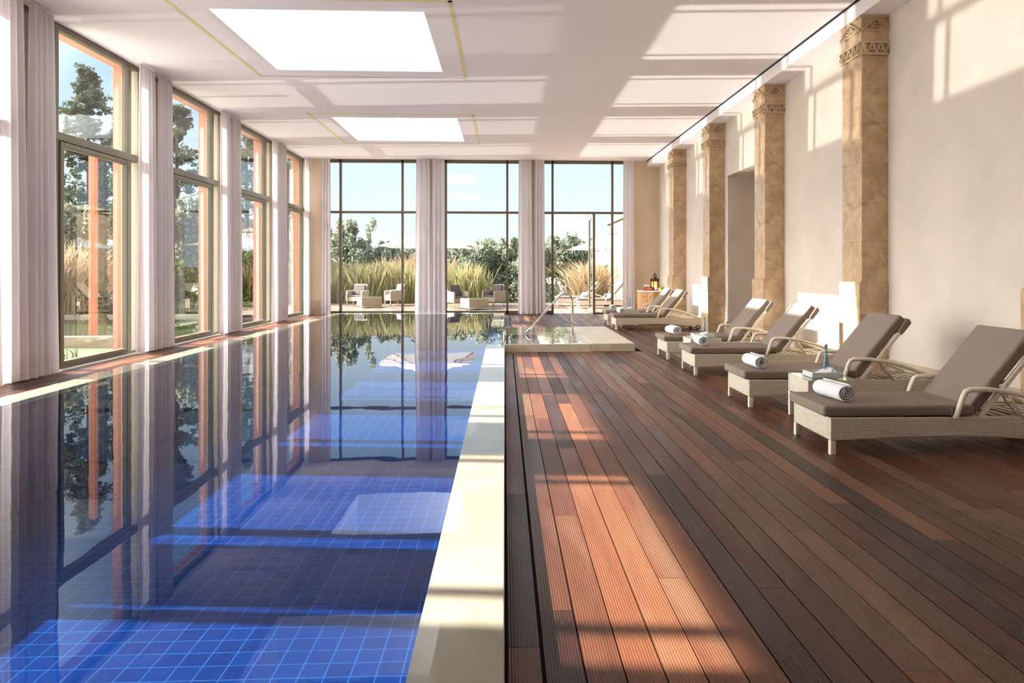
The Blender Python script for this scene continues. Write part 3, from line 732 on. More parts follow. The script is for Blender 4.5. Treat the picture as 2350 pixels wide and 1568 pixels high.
# ---------------------------------------------------------------- loungers
def cushion(mb, x0, x1, y0, y1, z0, z1): mb.box(x0, x1, y0, y1, z0, z1); return mb
LW = .70
def make_lounger():
    t = empty('sun_lounger', (0, 0, 0))
    L_ = 2.04
    # side panels: straight top, arched bottom
    n = 14
    def zb(x):
        u = x / L_
        if u < .03: return .11
        if u < .5: return .11 + .025 * math.sin((u - .03) / .47 * math.pi * .5)
        return .135 - .09 * ((u - .5) / .5) ** 1.6
    xs = [L_ * i / n for i in range(n + 1)]
    poly = [(x, zb(x)) for x in xs] + [(L_, .275), (0, .285)]
    f = MB()
    f.prism(poly, 'y', 0, .035); f.prism(poly, 'y', LW - .035, LW)
    f.box(0, .035, .035, LW - .035, .11, .285); f.box(L_ - .035, L_, .035, LW - .035, .09, .275)
    f.build('frame', wick_m, t, bevel=.008, seg=2)
    d = MB(); d.box(.03, 1.22, .03, LW - .03, .245, .268)
    for i in range(9): d.box(1.26 + i * .085, 1.30 + i * .085, .035, LW - .035, .235, .25)
    d.build('deck_panel', wick_m, t)
    for sy in (0.0, LW - .045):
        MB().box(0.0, .045, sy, sy + .045, 0, .11).build('leg', wrap_m, t, bevel=.005, seg=1)
    for sy in (-.005, LW - .025):
        wv = MB(); pr = [(0.0, 0), (.052, 0), (.058, .006), (.058, .024), (.052, .03), (0, .03)]
        wv.lathe(pr, n=20)
        wv.v = [(1.955 + x, sy + z, .058 + y) for x, y, z in wv.v]
        wo_ = wv.build('wheel', rubber_m, t)
        h = MB().lathe([(0, -.002), (.032, -.002), (.034, 0), (.034, .032), (0, .033)], n=16)
        h.v = [(1.955 + x, sy + z, .058 + y) for x, y, z in h.v]; h.build('wheel_hub', hub_m, wo_)
    # seat cushion
    c = MB(); c.box(-.05, 1.15, .012, LW - .012, .288, .372)
    sc = c.build('seat_cushion', cush_m, t, bevel=.026, seg=4)
    s2 = MB()
    s2.tube([(.96, .011, .292), (.965, .0105, .33), (.96, .015, .366), (.955, .045, .3735), (.955, LW - .045, .3735), (.96, LW - .015, .366)], .004, 6)
    s2.build('seam', cush_m, sc)
    # raised back: frame bars, cross rails, cushion
    ang = math.atan2(.50, .42); ca, sa = math.cos(ang), math.sin(ang)
    ox, oz = 1.20, .262
    def bk(u, v): return (ox + u * ca - v * sa, oz + u * sa + v * ca)      # u up the back, v out of its front
    bf = MB()
    for y in (.01, LW - .045):
        poly = [bk(0, 0), bk(.66, 0), bk(.66, .034), bk(0, .034)]
        bf.prism(poly, 'y', y, y + .035)
    for u in (.04, .33, .62):
        poly = [bk(u, .004), bk(u + .035, .004), bk(u + .035, .03), bk(u, .03)]; bf.prism(poly, 'y', .045, LW - .045)
    bf.build('back_frame', wrap_m, t, bevel=.005, seg=1)
    bc = MB(); poly = [bk(.005, .04), bk(.79, .04), bk(.79, .135), bk(.005, .135)]
    bc.prism(poly, 'y', .030, LW - .030)
    bo = bc.build('back_cushion', cush_m, t, bevel=.026, seg=4)
    fl = MB(); poly = [bk(.63, -.012), bk(.79, -.012), bk(.815, .03), bk(.80, .06), bk(.63, .045)]
    fl.prism(poly, 'y', .004, LW - .004); fl.build('hood', cush_m, bo, bevel=.012, seg=2)
    # arms
    for y in (.004, LW - .004):
        pts = [(.985, y, .27), (1.01, y, .34), (1.045, y, .44), (1.065, y, .478), (1.10, y, .492), (1.25, y, .492), (1.42, y, .470), (1.58, y, .430), (1.74, y, .378), (1.88, y, .325), (2.01, y, .272)]
        MB().tube(pts, .021, 8).build('arm', wrap_m, t)
        MB().tube([(1.40, y, .468), (1.44, y, .40), (1.52, y, .27)], .010, 6).build('strut', cream_al, t)
    for y in (.12, LW - .12):
        MB().tube([(1.40, y, .50), (1.47, y, .38), (1.58, y, .255)], .011, 6).build('prop', cream_al, t)
    pf = MB(); pf.tube([(1.34, .12, .26), (1.62, .12, .262), (1.86, .12, .262)], .010, 6); pf.tube([(1.34, LW-.12, .26), (1.62, LW-.12, .262), (1.86, LW-.12, .262)], .010, 6)
    pf.tube([(1.58, .12, .258), (1.58, LW - .12, .258)], .010, 6)
    for i in range(3): pf.tube([(1.62 + i*.05, .12, .262), (1.615 + i*.05, .12, .29), (1.60 + i*.05, .12, .285)], .006, 5)
    pf.build('prop_rail', cream_al, t)
    return t
lng = make_lounger()
LPOS = [(2.49, 5.36, 'taupe-cushioned cream wicker sun lounger cut off by the right edge, nearest the viewer', 'a'),
        (2.51, 7.24, 'second sun lounger from the viewer, right of the glass-topped table with the clear water glass', 'a'),
        (2.545, 9.48, 'sun lounger with a sunlit backrest crossed by a thin shadow, third from the viewer', 'a'),
        (2.555, 11.16, 'sun lounger with its whole upper backrest in sunlight, fourth from the viewer', 'a'),
        (2.61, 16.70, 'nearer of the two far sun loungers, its black wheel in view', 'a'),
        (2.62, 18.10, 'farthest indoor sun lounger, partly hidden beside the wooden cabinet', 'a')]
def place(proto, used, loc, rz, label, group=None, cat=None):
    o = copy_tree(proto) if used else proto
    o.location = loc; o.rotation_euler = (0, 0, rz); tag(o, label, cat, group); return o
for i, (x, y, lab, _) in enumerate(LPOS):
    place(lng, i > 0, (x, y, 0), 0, lab, 'sun loungers in a row on the deck', 'sun lounger')
# towels rolled at the foot of every lounger
def make_towel():
    mb = MB(); n = 20; r = .075; Lh = .19
    # spiral cross-section extruded along y
    prof = []
    turns = 3.2; m = 70
    for i in range(m + 1):
        a = turns * 2 * math.pi * i / m; rr = .012 + (r - .012) * i / m
        prof.append((rr * math.cos(a), rr * math.sin(a) * .92))
    vs = []; fs = []
    ny = 6
    for j in range(ny + 1):
        yy = -Lh + 2 * Lh * j / ny; k = 1.0 + .02 * math.sin(j * 1.9)
        for (px, pz) in prof: vs.append((px * k, yy + .004 * math.sin(px * 80), pz * k + r * .92))
    M_ = len(prof)
    for j in range(ny):
        for i in range(M_ - 1): fs.append((j*M_+i, j*M_+i+1, (j+1)*M_+i+1, (j+1)*M_+i))
    mb.add(vs, fs, 0, True)
    # flat tail of the towel on the cushion
    o = mb.build('rolled_towel', towel_m)
    so_ = o.modifiers.new('solid', 'SOLIDIFY'); so_.thickness = .014; so_.offset = 0
    bv = o.modifiers.new('sub', 'SUBSURF'); bv.levels = 1; bv.render_levels = 1
    return o
tw = make_towel()
tdesc = ['nearest sun lounger', 'second sun lounger from the viewer', 'third sun lounger from the viewer', 'fourth sun lounger from the viewer', 'nearer of the two far sun loungers', 'farthest indoor sun lounger']
for i, (x, y, lab, _) in enumerate(LPOS):
    o = tw.copy() if i else tw
    if i: C.objects.link(o)
    o.location = (x + .17, y + .33, .378); o.rotation_euler = (0, 0, R(8 - 5 * (i % 3)))
    tag(o, 'white rolled towel on the foot of the %s' % tdesc[i], 'towel', 'rolled towels on the loungers')

# side tables with tray, bottle, tumbler and folded cloth
def make_table():
    t = empty('side_table', (0, 0, 0)); W_, D_, Z_ = .46, .46, .40
    f = MB()
    f.box(0, W_, 0, .03, .24, Z_); f.box(0, W_, D_ - .03, D_, .24, Z_); f.box(0, .03, .03, D_ - .03, .24, Z_); f.box(W_ - .03, W_, .03, D_ - .03, .24, Z_)
    f.box(.03, W_ - .03, .03, D_ - .03, Z_ - .02, Z_ - .004)
    f.build('apron', wick_m, t, bevel=.006, seg=1)
    for (a, b) in ((0, 0), (W_ - .04, 0), (0, D_ - .04), (W_ - .04, D_ - .04)):
        MB().box(a, a + .04, b, b + .04, 0, .24).build('leg', wrap_m, t, bevel=.004, seg=1)
    MB().box(-.004, W_ + .004, -.004, D_ + .004, Z_ + .001, Z_ + .009).build('glass_top', tabletop_m, t)
    return t
def make_tray():
    t = empty('tray', (0, 0, 0)); f = MB(); W_, D_ = .30, .22
    f.box(0, W_, 0, D_, 0, .008); f.box(0, W_, 0, .01, .008, .05); f.box(0, W_, D_ - .01, D_, .008, .05); f.box(0, .01, .01, D_ - .01, .008, .05); f.box(W_ - .01, W_, .01, D_ - .01, .008, .05)
    f.build('tray_body', tray_m, t, bevel=.003, seg=1)
    e = MB(); cz = .030
    for k in range(8):
        a0 = k * math.pi / 4; e.add([(W_/2 + .0, -.0012, cz), (W_/2 + .007*math.cos(a0-.25), -.0012, cz + .007*math.sin(a0-.25)), (W_/2 + .010*math.cos(a0), -.0012, cz + .010*math.sin(a0)), (W_/2 + .007*math.cos(a0+.25), -.0012, cz + .007*math.sin(a0+.25))], [(0,1,2,3)])
    e.box(W_/2 - .035, W_/2 + .035, -.0012, -.0006, .010, .0125)
    e.build('emblem', simple('emblem_grey', (.45, .45, .45), .6), t)
    return t
def make_bottle():
    t = empty('water_bottle', (0, 0, 0))
    MB().lathe([(.0, 0), (.034, 0), (.037, .006), (.036, .04), (.032, .10), (.025, .16), (.017, .215), (.0135, .245), (.0125, .262), (.015, .266), (.015, .276), (.011, .278), (.011, .262), (.014, .215), (.021, .16), (.028, .10), (.032, .04), (.030, .010), (0, .010)], n=24).build('bottle_glass', bottle_m, t)
    MB().lathe([(0, .262), (.0105, .262), (.0105, .278), (.017, .280), (.0175, .288), (.012, .294), (0, .295)], n=18).build('stopper', steel_m, t)
    return t
def make_tumbler():
    return MB().lathe([(0, 0), (.026, 0), (.030, .004), (.033, .085), (.031, .085), (.028, .008), (0, .007)], n=24).build('tumbler', clear_m)
def make_cloth():
    mb = MB(); n = 16; vs = []; fs = []
    for j in range(n + 1):
        for i in range(n + 1):
            u, v = i / n, j / n
            x = u * .24 - .12; y = v * .15 - .075
            e = min(1, 6 * min(u, 1 - u)) * min(1, 5 * min(v, 1 - v))
            z = e * (.025 + .035 * u + .012 * math.sin(u * 9 + v * 3) + .008 * math.sin(v * 14 + u * 4))
            vs.append((x, y, z))
    for j in range(n):
        for i in range(n): fs.append((j*(n+1)+i, j*(n+1)+i+1, (j+1)*(n+1)+i+1, (j+1)*(n+1)+i))
    mb.add(vs, fs, 0, True)
    mb.tube([(.06, -.07, .055), (.085, -.02, .062), (.09, .03, .06), (.085, .075, .055)], [.018, .026, .026, .018], 10)
    return mb.build('face_towel', towel_m, sub=1)
tb, tr, bo, tu, cl = make_table(), make_tray(), make_bottle(), make_tumbler(), make_cloth()
TPOS = [(2.78, 6.44, 'between the two nearest loungers'), (2.74, 10.42, 'between the third and fourth loungers'), (2.86, 17.52, 'between the two far loungers')]
for i, (x, y, w_) in enumerate(TPOS):
    place(tb, i > 0, (x, y, 0), 0, 'low cream wicker side table with glass top %s' % w_, 'wicker side tables', 'side table')
    place(tr, i > 0, (x + .08, y + .09, .410), 0, 'white woven tray on the side table %s' % w_, 'white trays', 'tray')
    place(bo, i > 0, (x + .27, y + .22, .419), 0, 'pale blue glass water bottle on the tray %s' % w_, 'blue bottles', 'bottle')
    place(tu, i > 0, (x + .335, y + .155, .419), 0, 'clear glass tumbler on the tray %s' % w_, 'tumblers', 'glass')
    place(cl, i > 0, (x + .205, y + .17, .4195), 0, 'white folded face towel on the tray %s' % w_, 'face towels', 'towel')

# ---------------------------------------------------------------- cabinet corner
CYy = 20.9
t = empty('cabinet', (4.08, CYy, 0)); tag(t, 'light wooden cabinet with white top in the far right corner', 'cabinet')
b_ = MB(); b_.prism([(0, .35), (.32, 0), (.84, 0), (.84, .95), (0, .95)], 'z', 0, .76); b_.build('cabinet_body', wood_m, t, bevel=.004)
b_ = MB(); b_.prism([(-.02, .34), (.31, -.02), (.86, -.02), (.86, .97), (-.02, .97)], 'z', .761, .785); b_.build('countertop', white_m, t)
for (a, b2) in (((.01, .339), (.16, .175)), ((.165, .169), (.315, .006))):
    dd = MB(); p = Vector(a); q = Vector(b2); n_ = Vector((-(q - p).y, (q - p).x)).normalized() * -.012
    u_ = (q - p)
    dd.prism([(p.x + u_.x*.06, p.y + u_.y*.06), (q.x - u_.x*.04, q.y - u_.y*.04), (q.x - u_.x*.04 + n_.x, q.y - u_.y*.04 + n_.y), (p.x + u_.x*.06 + n_.x, p.y + u_.y*.06 + n_.y)], 'z', .04, .74)
    d_ = dd.build('door', wood_m, t)
    c_ = (p + q) / 2; MB().box(c_.x - .03, c_.x + .01, c_.y - .04, c_.y - .02, .60, .62).build('handle', bronze_m, d_)
dd = MB(); dd.box(.34, .42, -.012, -.001, .04, .74).build('door', wood_m, t)
dd = MB(); dd.box(.43, .83, -.012, -.001, .04, .74).build('door', wood_m, t)
# basket of rolled hand towels
t = empty('basket', (4.28, CYy + .45, .786)); tag(t, 'brown leather basket holding rolled hand towels on the cabinet', 'basket')
bb = MB(); prof = [(.0, 0), (.12, 0), (.145, .02), (.14, .12), (.13, .125), (.125, .11), (.125, .02), (0, .012)]
bb.lathe(prof, n=28); bb.v = [(x, y * .8, z) for x, y, z in bb.v]; bb.build('basket_body', leather_m, t)
rt = [(-.07, -.02), (.0, -.03), (.07, -.01), (-.035, .04), (.04, .05)]
hp = None
for i, (a, b2) in enumerate(rt):
    if hp is None:
        mbt = MB(); mbt.tube([(0, -.055, 0), (0, .055, 0)], .033, 14)
        hp = mbt.build('hand_towel', towel_m, bevel=.008); o = hp
    else: o = hp.copy(); C.objects.link(o)
    o.location = (4.28 + a, CYy + .45 + b2, .786 + .105 + (.04 if i > 2 else .0)); o.rotation_euler = (0, 0, R(10 * i - 20))
    tag(o, 'small white rolled hand towel %s brown basket on the cabinet' % ['at the left of the', 'in the front middle of the', 'at the right of the', 'on top left in the', 'on top right in the'][i], 'towel', 'hand towels in the basket')
# lantern
t = empty('lantern', (4.50, CYy + .36, .786)); tag(t, 'dark bronze pierced lantern with turrets and a glowing candle on the cabinet', 'lantern')
b_ = MB(); b_.lathe([(0, 0), (.11, 0), (.11, .015), (.07, .03), (.05, .06), (.09, .085), (.12, .10), (.12, .112), (0, .112)], n=8, smooth=False); b_.build('base', bronze_m, t)
cg = MB()
for k in range(6):
    a0 = math.pi / 3 * k
    cg.tube([(.115 * math.cos(a0), .115 * math.sin(a0), .09), (.115 * math.cos(a0), .115 * math.sin(a0), .30)], .013, 6)
    cg.lathe([(.013, .29), (.026, .305), (.020, .325), (.026, .335), (.012, .36), (.003, .385)], c=(.115 * math.cos(a0), .115 * math.sin(a0)), n=8)
cg.build('turret_posts', bronze_m, t)
b_ = MB(); b_.lathe([(.118, .285), (.12, .30), (.10, .315), (.075, .36), (.06, .40), (.065, .405), (.05, .41)], n=6, smooth=False)
b_.build('lower_dome', bronze_m, t)
b_ = MB()
for k in range(8):
    a0 = math.pi / 4 * k; b_.tube([(.05*math.cos(a0), .05*math.sin(a0), .405), (.052*math.cos(a0), .052*math.sin(a0), .45), (.03*math.cos(a0), .03*math.sin(a0), .49), (.004*math.cos(a0), .004*math.sin(a0), .525)], .005, 5)
b_.lathe([(.003, .52), (.008, .53), (.002, .56)], n=8); b_.lathe([(.053, .445), (.056, .45), (.053, .455)], n=8); b_.build('crown', bronze_m, t)
gm, gt, gb_ = mat('amber_glass'); gb_.inputs['Base Color'].default_value = (.9, .45, .18, 1); gb_.inputs['Emission Color'].default_value = (1, .42, .12, 1); gb_.inputs['Emission Strength'].default_value = .3
b_ = MB(); b_.lathe([(.095, .11), (.10, .20), (.095, .29)], n=6, smooth=False); b_.build('amber_panes', gm, t)
fl, ft, fb_ = mat('candle_flame'); fb_.inputs['Emission Color'].default_value = (1, .62, .3, 1); fb_.inputs['Emission Strength'].default_value = 12
b_ = MB(); b_.lathe([(0, .04), (.022, .05), (.03, .075), (.012, .11), (0, .13)], c=(.0, -.115), n=12); b_.build('candle', fl, t)
pl = bpy.data.lights.new('candle_light', 'POINT'); pl.energy = 1.2; pl.color = (1, .55, .25); pl.shadow_soft_size = .03
po = bpy.data.objects.new('candle_light', pl); C.objects.link(po); po.parent = t; po.location = (0, -.16, .09)
# fruit
def fruit(loc, r, m_, lab, cat, nm, grp):
    mb = MB().lathe([(0, -r * .86), (r * .45, -r * .84), (r * .85, -r * .5), (r, 0), (r * .86, r * .55), (r * .45, r * .86), (r * .12, r * .80), (0, r * .74)], n=16)
    o = mb.build(nm, m_); o.location = loc; tag(o, lab, cat, grp); return o
t = empty('fruit_bowl', (4.70, CYy + .14, .786)); tag(t, 'shallow golden bowl of green apples on the cabinet beside the lantern', 'bowl')
bb = MB().lathe([(0, 0), (.06, 0), (.07, .01), (.115, .045), (.13, .06), (.124, .062), (.105, .045), (.06, .016), (0, .014)], n=26); bb.build('bowl', simple('gold_bowl', (.75, .50, .16), .35, metal=.4), t)
for i, (a, b2, c_) in enumerate([(-.06, 0, .062), (0, .055, .062), (.055, 0, .062), (0, -.055, .062), (0, 0, .105), (-.045, .04, .10)]):
    fruit((4.70 + a, CYy + .14 + b2, .786 + c_), .033, green_fruit, 'green apple %s golden bowl on the cabinet' % ['at the left of the', 'at the back of the', 'at the right of the', 'at the front of the', 'topmost in the', 'second highest in the'][i], 'apple', 'green_apple', 'green apples in the bowl')
t = empty('fruit_dish', (4.64, CYy + .52, .786)); tag(t, 'white footed dish of oranges on the cabinet behind the lantern', 'dish')
bb = MB().lathe([(0, 0), (.05, 0), (.012, .012), (.012, .05), (.08, .07), (.10, .10), (.096, .10), (.07, .075), (0, .06)], n=24); bb.build('dish', white_m, t)
for i, (a, b2, c_) in enumerate([(-.05, 0, .115), (.03, .045, .115), (.03, -.045, .115), (0, 0, .16)]):
    fruit((4.64 + a, CYy + .52 + b2, .786 + c_), .036, orange_fruit, 'orange %s footed white dish on the cabinet' % ['at the left of the', 'at the back right of the', 'at the front right of the', 'topmost in the'][i], 'orange', 'orange', 'oranges in the dish')

# ---------------------------------------------------------------- terrace and garden
terr = boards('terrace_floor', -9.0, 9.0, FY + .12, 29.9, terr_m, bw=.145, rs=23, ztop=-.004); struct(terr)
struct(box(-9.0, 9.0, FY + .1, 29.98, -.25, -.035).build('trim_6', dark_m))
struct(box(-9.0, 9.0, 29.9, 30.02, -.3, .0).build('trim_7', cream_m))
g = MB(); sheet(g, -160, 160, 30.0, 300, -.35); sheet(g, -160, -6.4, -60, 30.0, -.35); sheet(g, 9, 160, -60, 30.0, -.35)
struct(g.build('ground', ground_m))
# natural pond beyond the terrace
g = MB(); sheet(g, -1.5, 9.5, 30.02, 57, -.12); o = g.build('garden_pond', pond_m); tag(o, 'still garden pond beyond the terrace, in front of the rubble bank', 'pond')
def ico(mb, c, r, sq=(1, 1, 1), seed=0):
    rnd = random.Random(seed)
    V = []; t_ = (1 + 5 ** .5) / 2
    for v in [(-1,t_,0),(1,t_,0),(-1,-t_,0),(1,-t_,0),(0,-1,t_),(0,1,t_),(0,-1,-t_),(0,1,-t_),(t_,0,-1),(t_,0,1),(-t_,0,-1),(-t_,0,1)]:
        k = r * (.8 + .4 * rnd.random()) / 1.9; V.append((c[0] + v[0]*k*sq[0], c[1] + v[1]*k*sq[1], c[2] + v[2]*k*sq[2]))
    F = [(0,11,5),(0,5,1),(0,1,7),(0,7,10),(0,10,11),(1,5,9),(5,11,4),(11,10,2),(10,7,6),(7,1,8),(3,9,4),(3,4,2),(3,2,6),(3,6,8),(3,8,9),(4,9,5),(2,4,11),(6,2,10),(8,6,7),(9,8,1)]
    mb.add(V, F)
rb = MB()
rnd = random.Random(5)
for i in range(900):
    x = rnd.uniform(-2, 11); z = rnd.uniform(-.15, .62); ico(rb, (x, 57.5 + z * .8 + rnd.uniform(-.1, .1), z), rnd.uniform(.12, .24), seed=i)
o = rb.build('rubble_bank', rock_m); tag(o, 'bank of pale rubble stones along the far side of the pond', 'stones', kind='stuff')
o = box(-30, 60, 95, 95.5, -.3, 1.75).build('boundary_wall', earthwall_m); tag(o, 'distant low pink earthen wall beyond the bushes', 'wall')

def leaves(name, m_, pts, size, asp=2.2, seed=0, parent=None, up=0.0):
    """one mesh of small leaf quads scattered on the given points; pts (n,3)"""
    rs = np.random.RandomState(seed); n = len(pts)
    d = rs.normal(size=(n, 3)); d[:, 2] += up; d /= np.linalg.norm(d, axis=1)[:, None]
    e = np.cross(d, rs.normal(size=(n, 3))); e /= np.linalg.norm(e, axis=1)[:, None] + 1e-9
    s = size * rs.uniform(.6, 1.3, size=(n, 1)); a = d * s * asp * .5; b = e * s * .5
    v = np.empty((n, 4, 3)); v[:, 0] = pts - a; v[:, 1] = pts + b; v[:, 2] = pts + a; v[:, 3] = pts - b
    me = bpy.data.meshes.new(name); me.vertices.add(4 * n); me.vertices.foreach_set('co', v.ravel())
    me.loops.add(4 * n); me.loops.foreach_set('vertex_index', np.arange(4 * n, dtype=np.int32))
    me.polygons.add(n); me.polygons.foreach_set('loop_start', np.arange(0, 4 * n, 4, dtype=np.int32)); me.polygons.foreach_set('loop_total', np.full(n, 4, dtype=np.int32))
    me.update(calc_edges=True); me.materials.append(m_)
    at = me.attributes.new('rnd', 'FLOAT', 'FACE'); at.data.foreach_set('value', rs.uniform(0, 1, n).astype(np.float32))
    o = bpy.data.objects.new(name, me); C.objects.link(o)
    if parent: o.parent = parent
    return o
def blob(rs, n, c, r, hollow=.3):
    d = rs.normal(size=(n, 3)); d /= np.linalg.norm(d, axis=1)[:, None]
    q = rs.uniform(hollow ** 3, 1, size=(n, 1)) ** (1 / 3)
    return np.array(c) + d * q * np.array(r)
def conifer(x, y, h, rad, lab, seed, z0=-.35, start=.22, n=9000, lean=0, dens=1.0):
    t = empty('conifer_tree', (x, y, z0)); tag(t, lab, 'tree', 'trees seen through the left windows'); rs = np.random.RandomState(seed)
    tk = MB(); tk.tube([(0, 0, 0), (.05, 0, h * .3), (lean * .4, 0, h * .6), (lean, 0, h * .93), (lean * 1.02, .02, h)], [.16, .13, .09, .03, .008], 8)
    P_ = []
    nb = int(46 * dens)
    for i in range(nb):
        f = start + (1 - start) * (i / nb) ** .9; z = h * f
        prof_ = (1 - f) ** .7 * (.55 + .45 * min(1, (f - start) * 6 + .3))
        a0 = rs.uniform(0, 6.28); ln = rad * prof_ * rs.uniform(.45, 1.3) + .12
        dx, dy = math.cos(a0) * ln, math.sin(a0) * ln; zz = z + ln * rs.uniform(-.05, .45)
        cx = lean * f
        tk.tube([(cx, 0, z), (cx + dx * .5, dy * .5, z + (zz - z) * .3), (cx + dx, dy, zz)], [.03, .018, .006], 5)
        m_ = int(n / nb); ns = 9
        for k in range(ns):
            q = rs.uniform(.25, 1.05); w_ = ln * .28
            c_ = (cx + dx * q + rs.normal() * w_ * .6, dy * q + rs.normal() * w_ * .6, z + (zz - z) * q + rs.normal() * .16)
            rr_ = rs.uniform(.06, .20)
            P_.append(blob(rs, max(3, m_ // ns), c_, (rr_ * 1.5, rr_ * 1.5, rr_), 0))
    tk.build('trunk', bark_m, t); leaves('foliage', leaf_conif, np.vstack(P_), .085, 1.8, seed, t)
    return t
def bushtree(nm, x, y, h, rx, ry, lab, seed, m_, z0=-.35, n=6000, trunk=True, size=.10, grp=None, cat='tree', low=.15):
    t = empty(nm, (x, y, z0)); tag(t, lab, cat, grp); rs = np.random.RandomState(seed)
    P_ = []; nb = 22
    tk = MB()
    for i in range(nb):
        a0 = rs.uniform(0, 6.28); q = rs.uniform(.1, .75); cz = h * rs.uniform(low + .12, .82)
        c = (math.cos(a0) * rx * q, math.sin(a0) * ry * q, cz); r = (rx * rs.uniform(.28, .5), ry * rs.uniform(.28, .5), h * rs.uniform(.12, .22))
        P_.append(blob(rs, n // nb, c, r, .0))
        tk.tube([(0, 0, 0), (c[0] * .4, c[1] * .4, cz * .5), c], [.09, .05, .015], 6)
    for i in range(26):
        a0 = rs.uniform(0, 6.28); q = rs.uniform(0, .95); P_.append(blob(rs, n // 110, (math.cos(a0) * rx * q, math.sin(a0) * ry * q, h * rs.uniform(.7, .97)), (.10 * rx, .10 * ry, h * .10)))
    tk.build('trunk', bark_m, t); leaves('foliage', m_, np.vstack(P_), size, 2.6, seed, t, up=.3)
    return t
def reeds(nm, x0, x1, y0, y1, n, hmin, hmax, m_, lab, seed, z0=-.35, wd=.022, lean=.25, cat='reeds', clump=True):
    rs = np.random.RandomState(seed); V = []; F = []; vals = []
    cl_ = [(rs.uniform(x0, x1), rs.uniform(y0, y1), rs.uniform(.6, 1.0)) for _ in range(max(2, int((x1 - x0) * (y1 - y0) * .9)))]
    for i in range(n):
        c = cl_[rs.randint(len(cl_))]
        x = rs.uniform(x0, x1) * .5 + (c[0] + rs.normal() * .3) * .5 if rs.rand() < .35 else c[0] + rs.normal() * .34
        y = c[1] + rs.normal() * .3
        hh = (hmin + (hmax - hmin) * rs.rand() ** 1.6) * c[2] ** .6
        a0 = rs.uniform(0, 6.28); le = hh * lean * rs.uniform(.1, 1.5); dx, dy = math.cos(a0) * le, math.sin(a0) * le
        px, py = wd * .5 * rs.uniform(.6, 1.4), 0
        b = len(V); q = [(0, 1.0), (.4, .9), (.8, .6), (1.0, .05)]
        if i % 3 == 0: q = [(0, .3), (.6, .3), (.8, 1.6), (1.0, .1)]        # plume
        for s, k in q:
            cx, cy, cz = x + dx * s * s, y + dy * s * s, z0 + hh * (s - .12 * s * s * lean * 2)
            V.append((cx - px * k, cy, cz)); V.append((cx + px * k, cy + .01, cz))
        for j in range(3): F.append((b + 2*j, b + 2*j + 1, b + 2*j + 3, b + 2*j + 2))
        v_ = rs.uniform(0, .6); vals += [v_ * .6, v_, min(1, v_ + .4 if i % 3 == 0 else v_ + .15)]
    me = bpy.data.meshes.new(nm); me.from_pydata(V, [], F); me.materials.append(m_)
    at = me.attributes.new('rnd', 'FLOAT', 'FACE'); at.data.foreach_set('value', vals)
    o = bpy.data.objects.new(nm, me); C.objects.link(o); tag(o, lab, cat, kind='stuff'); return o

# beyond the far glazing
reeds('reed_bed', -9.4, -1.2, 30.6, 33.6, 15000, 1.5, 2.5, leaf_reed, 'dense green and straw-coloured reed bed beyond the terrace behind the armchairs', 1, wd=.03)
reeds('reed_clump', 3.3, 4.9, 33.5, 35.0, 1600, 1.2, 3.0, leaf_dry, 'tall straw-coloured grass clump at the right of the garden pond', 2, wd=.03, lean=.5)
reeds('dry_reeds', -7.5, -1.5, 35.0, 36.2, 3000, 1.9, 2.9, leaf_dry, 'rusty dry reed plumes rising behind the green reed bed', 3, wd=.04)
og = 'olive trees beyond the reeds'
bushtree('olive_tree', -8.8, 40.5, 4.5, 1.9, 1.5, 'tallest round olive tree at the left beyond the reed bed', 10, leaf_olive, n=9000, grp=og)
for i, (x, h, lab) in enumerate([(-6.4, 3.3, 'low olive tree just right of the tallest one'), (-4.3, 3.2, 'olive tree behind the reeds, under the left tip of the umbrella'), (-2.4, 3.2, 'olive tree partly hidden behind the far-wall curtains'), (-.6, 3.6, 'silvery olive tree right of the umbrella'), (1.3, 3.5, 'silvery olive tree left of the second far-wall post')]):
    bushtree('olive_tree', x, 41 + (i % 2), h, 1.9, 1.3, lab, 20 + i, leaf_olive, n=9000, size=.085, grp=og, low=.0)
bushtree('olive_tree', 4.2, 46, 4.0, 2.0, 1.3, 'spreading olive tree above the grass clump at the right of the pond', 31, leaf_olive, n=8000, grp=og, low=.3)
for i in range(6):
    bushtree('green_bush', 0.2 + i * 1.7, 60.5, 1.6 + .2 * (i % 2), 1.3, .9, 'bright green bush on the far pond bank, %s from the left' % ['first', 'second', 'third', 'fourth', 'fifth', 'sixth'][i], 40 + i, leaf_bush, n=2200, size=.14, grp='bushes on the far bank', cat='bush', low=0, z0=-.1)
# peach wing of the building on the right
t = empty('garden_wing', (6.1, 27, -.3)); tag(t, 'sunlit peach rendered building wing right of the terrace', 'building')
mb = MB(); mb.box(0, 6, -3.5, 15, 0, 4.35); mb.build('wall', peach_m, t)
mb = MB(); mb.box(-.12, 6.1, -3.6, 15.1, 4.35, 4.55); mb.build('cornice', cream_m, t)

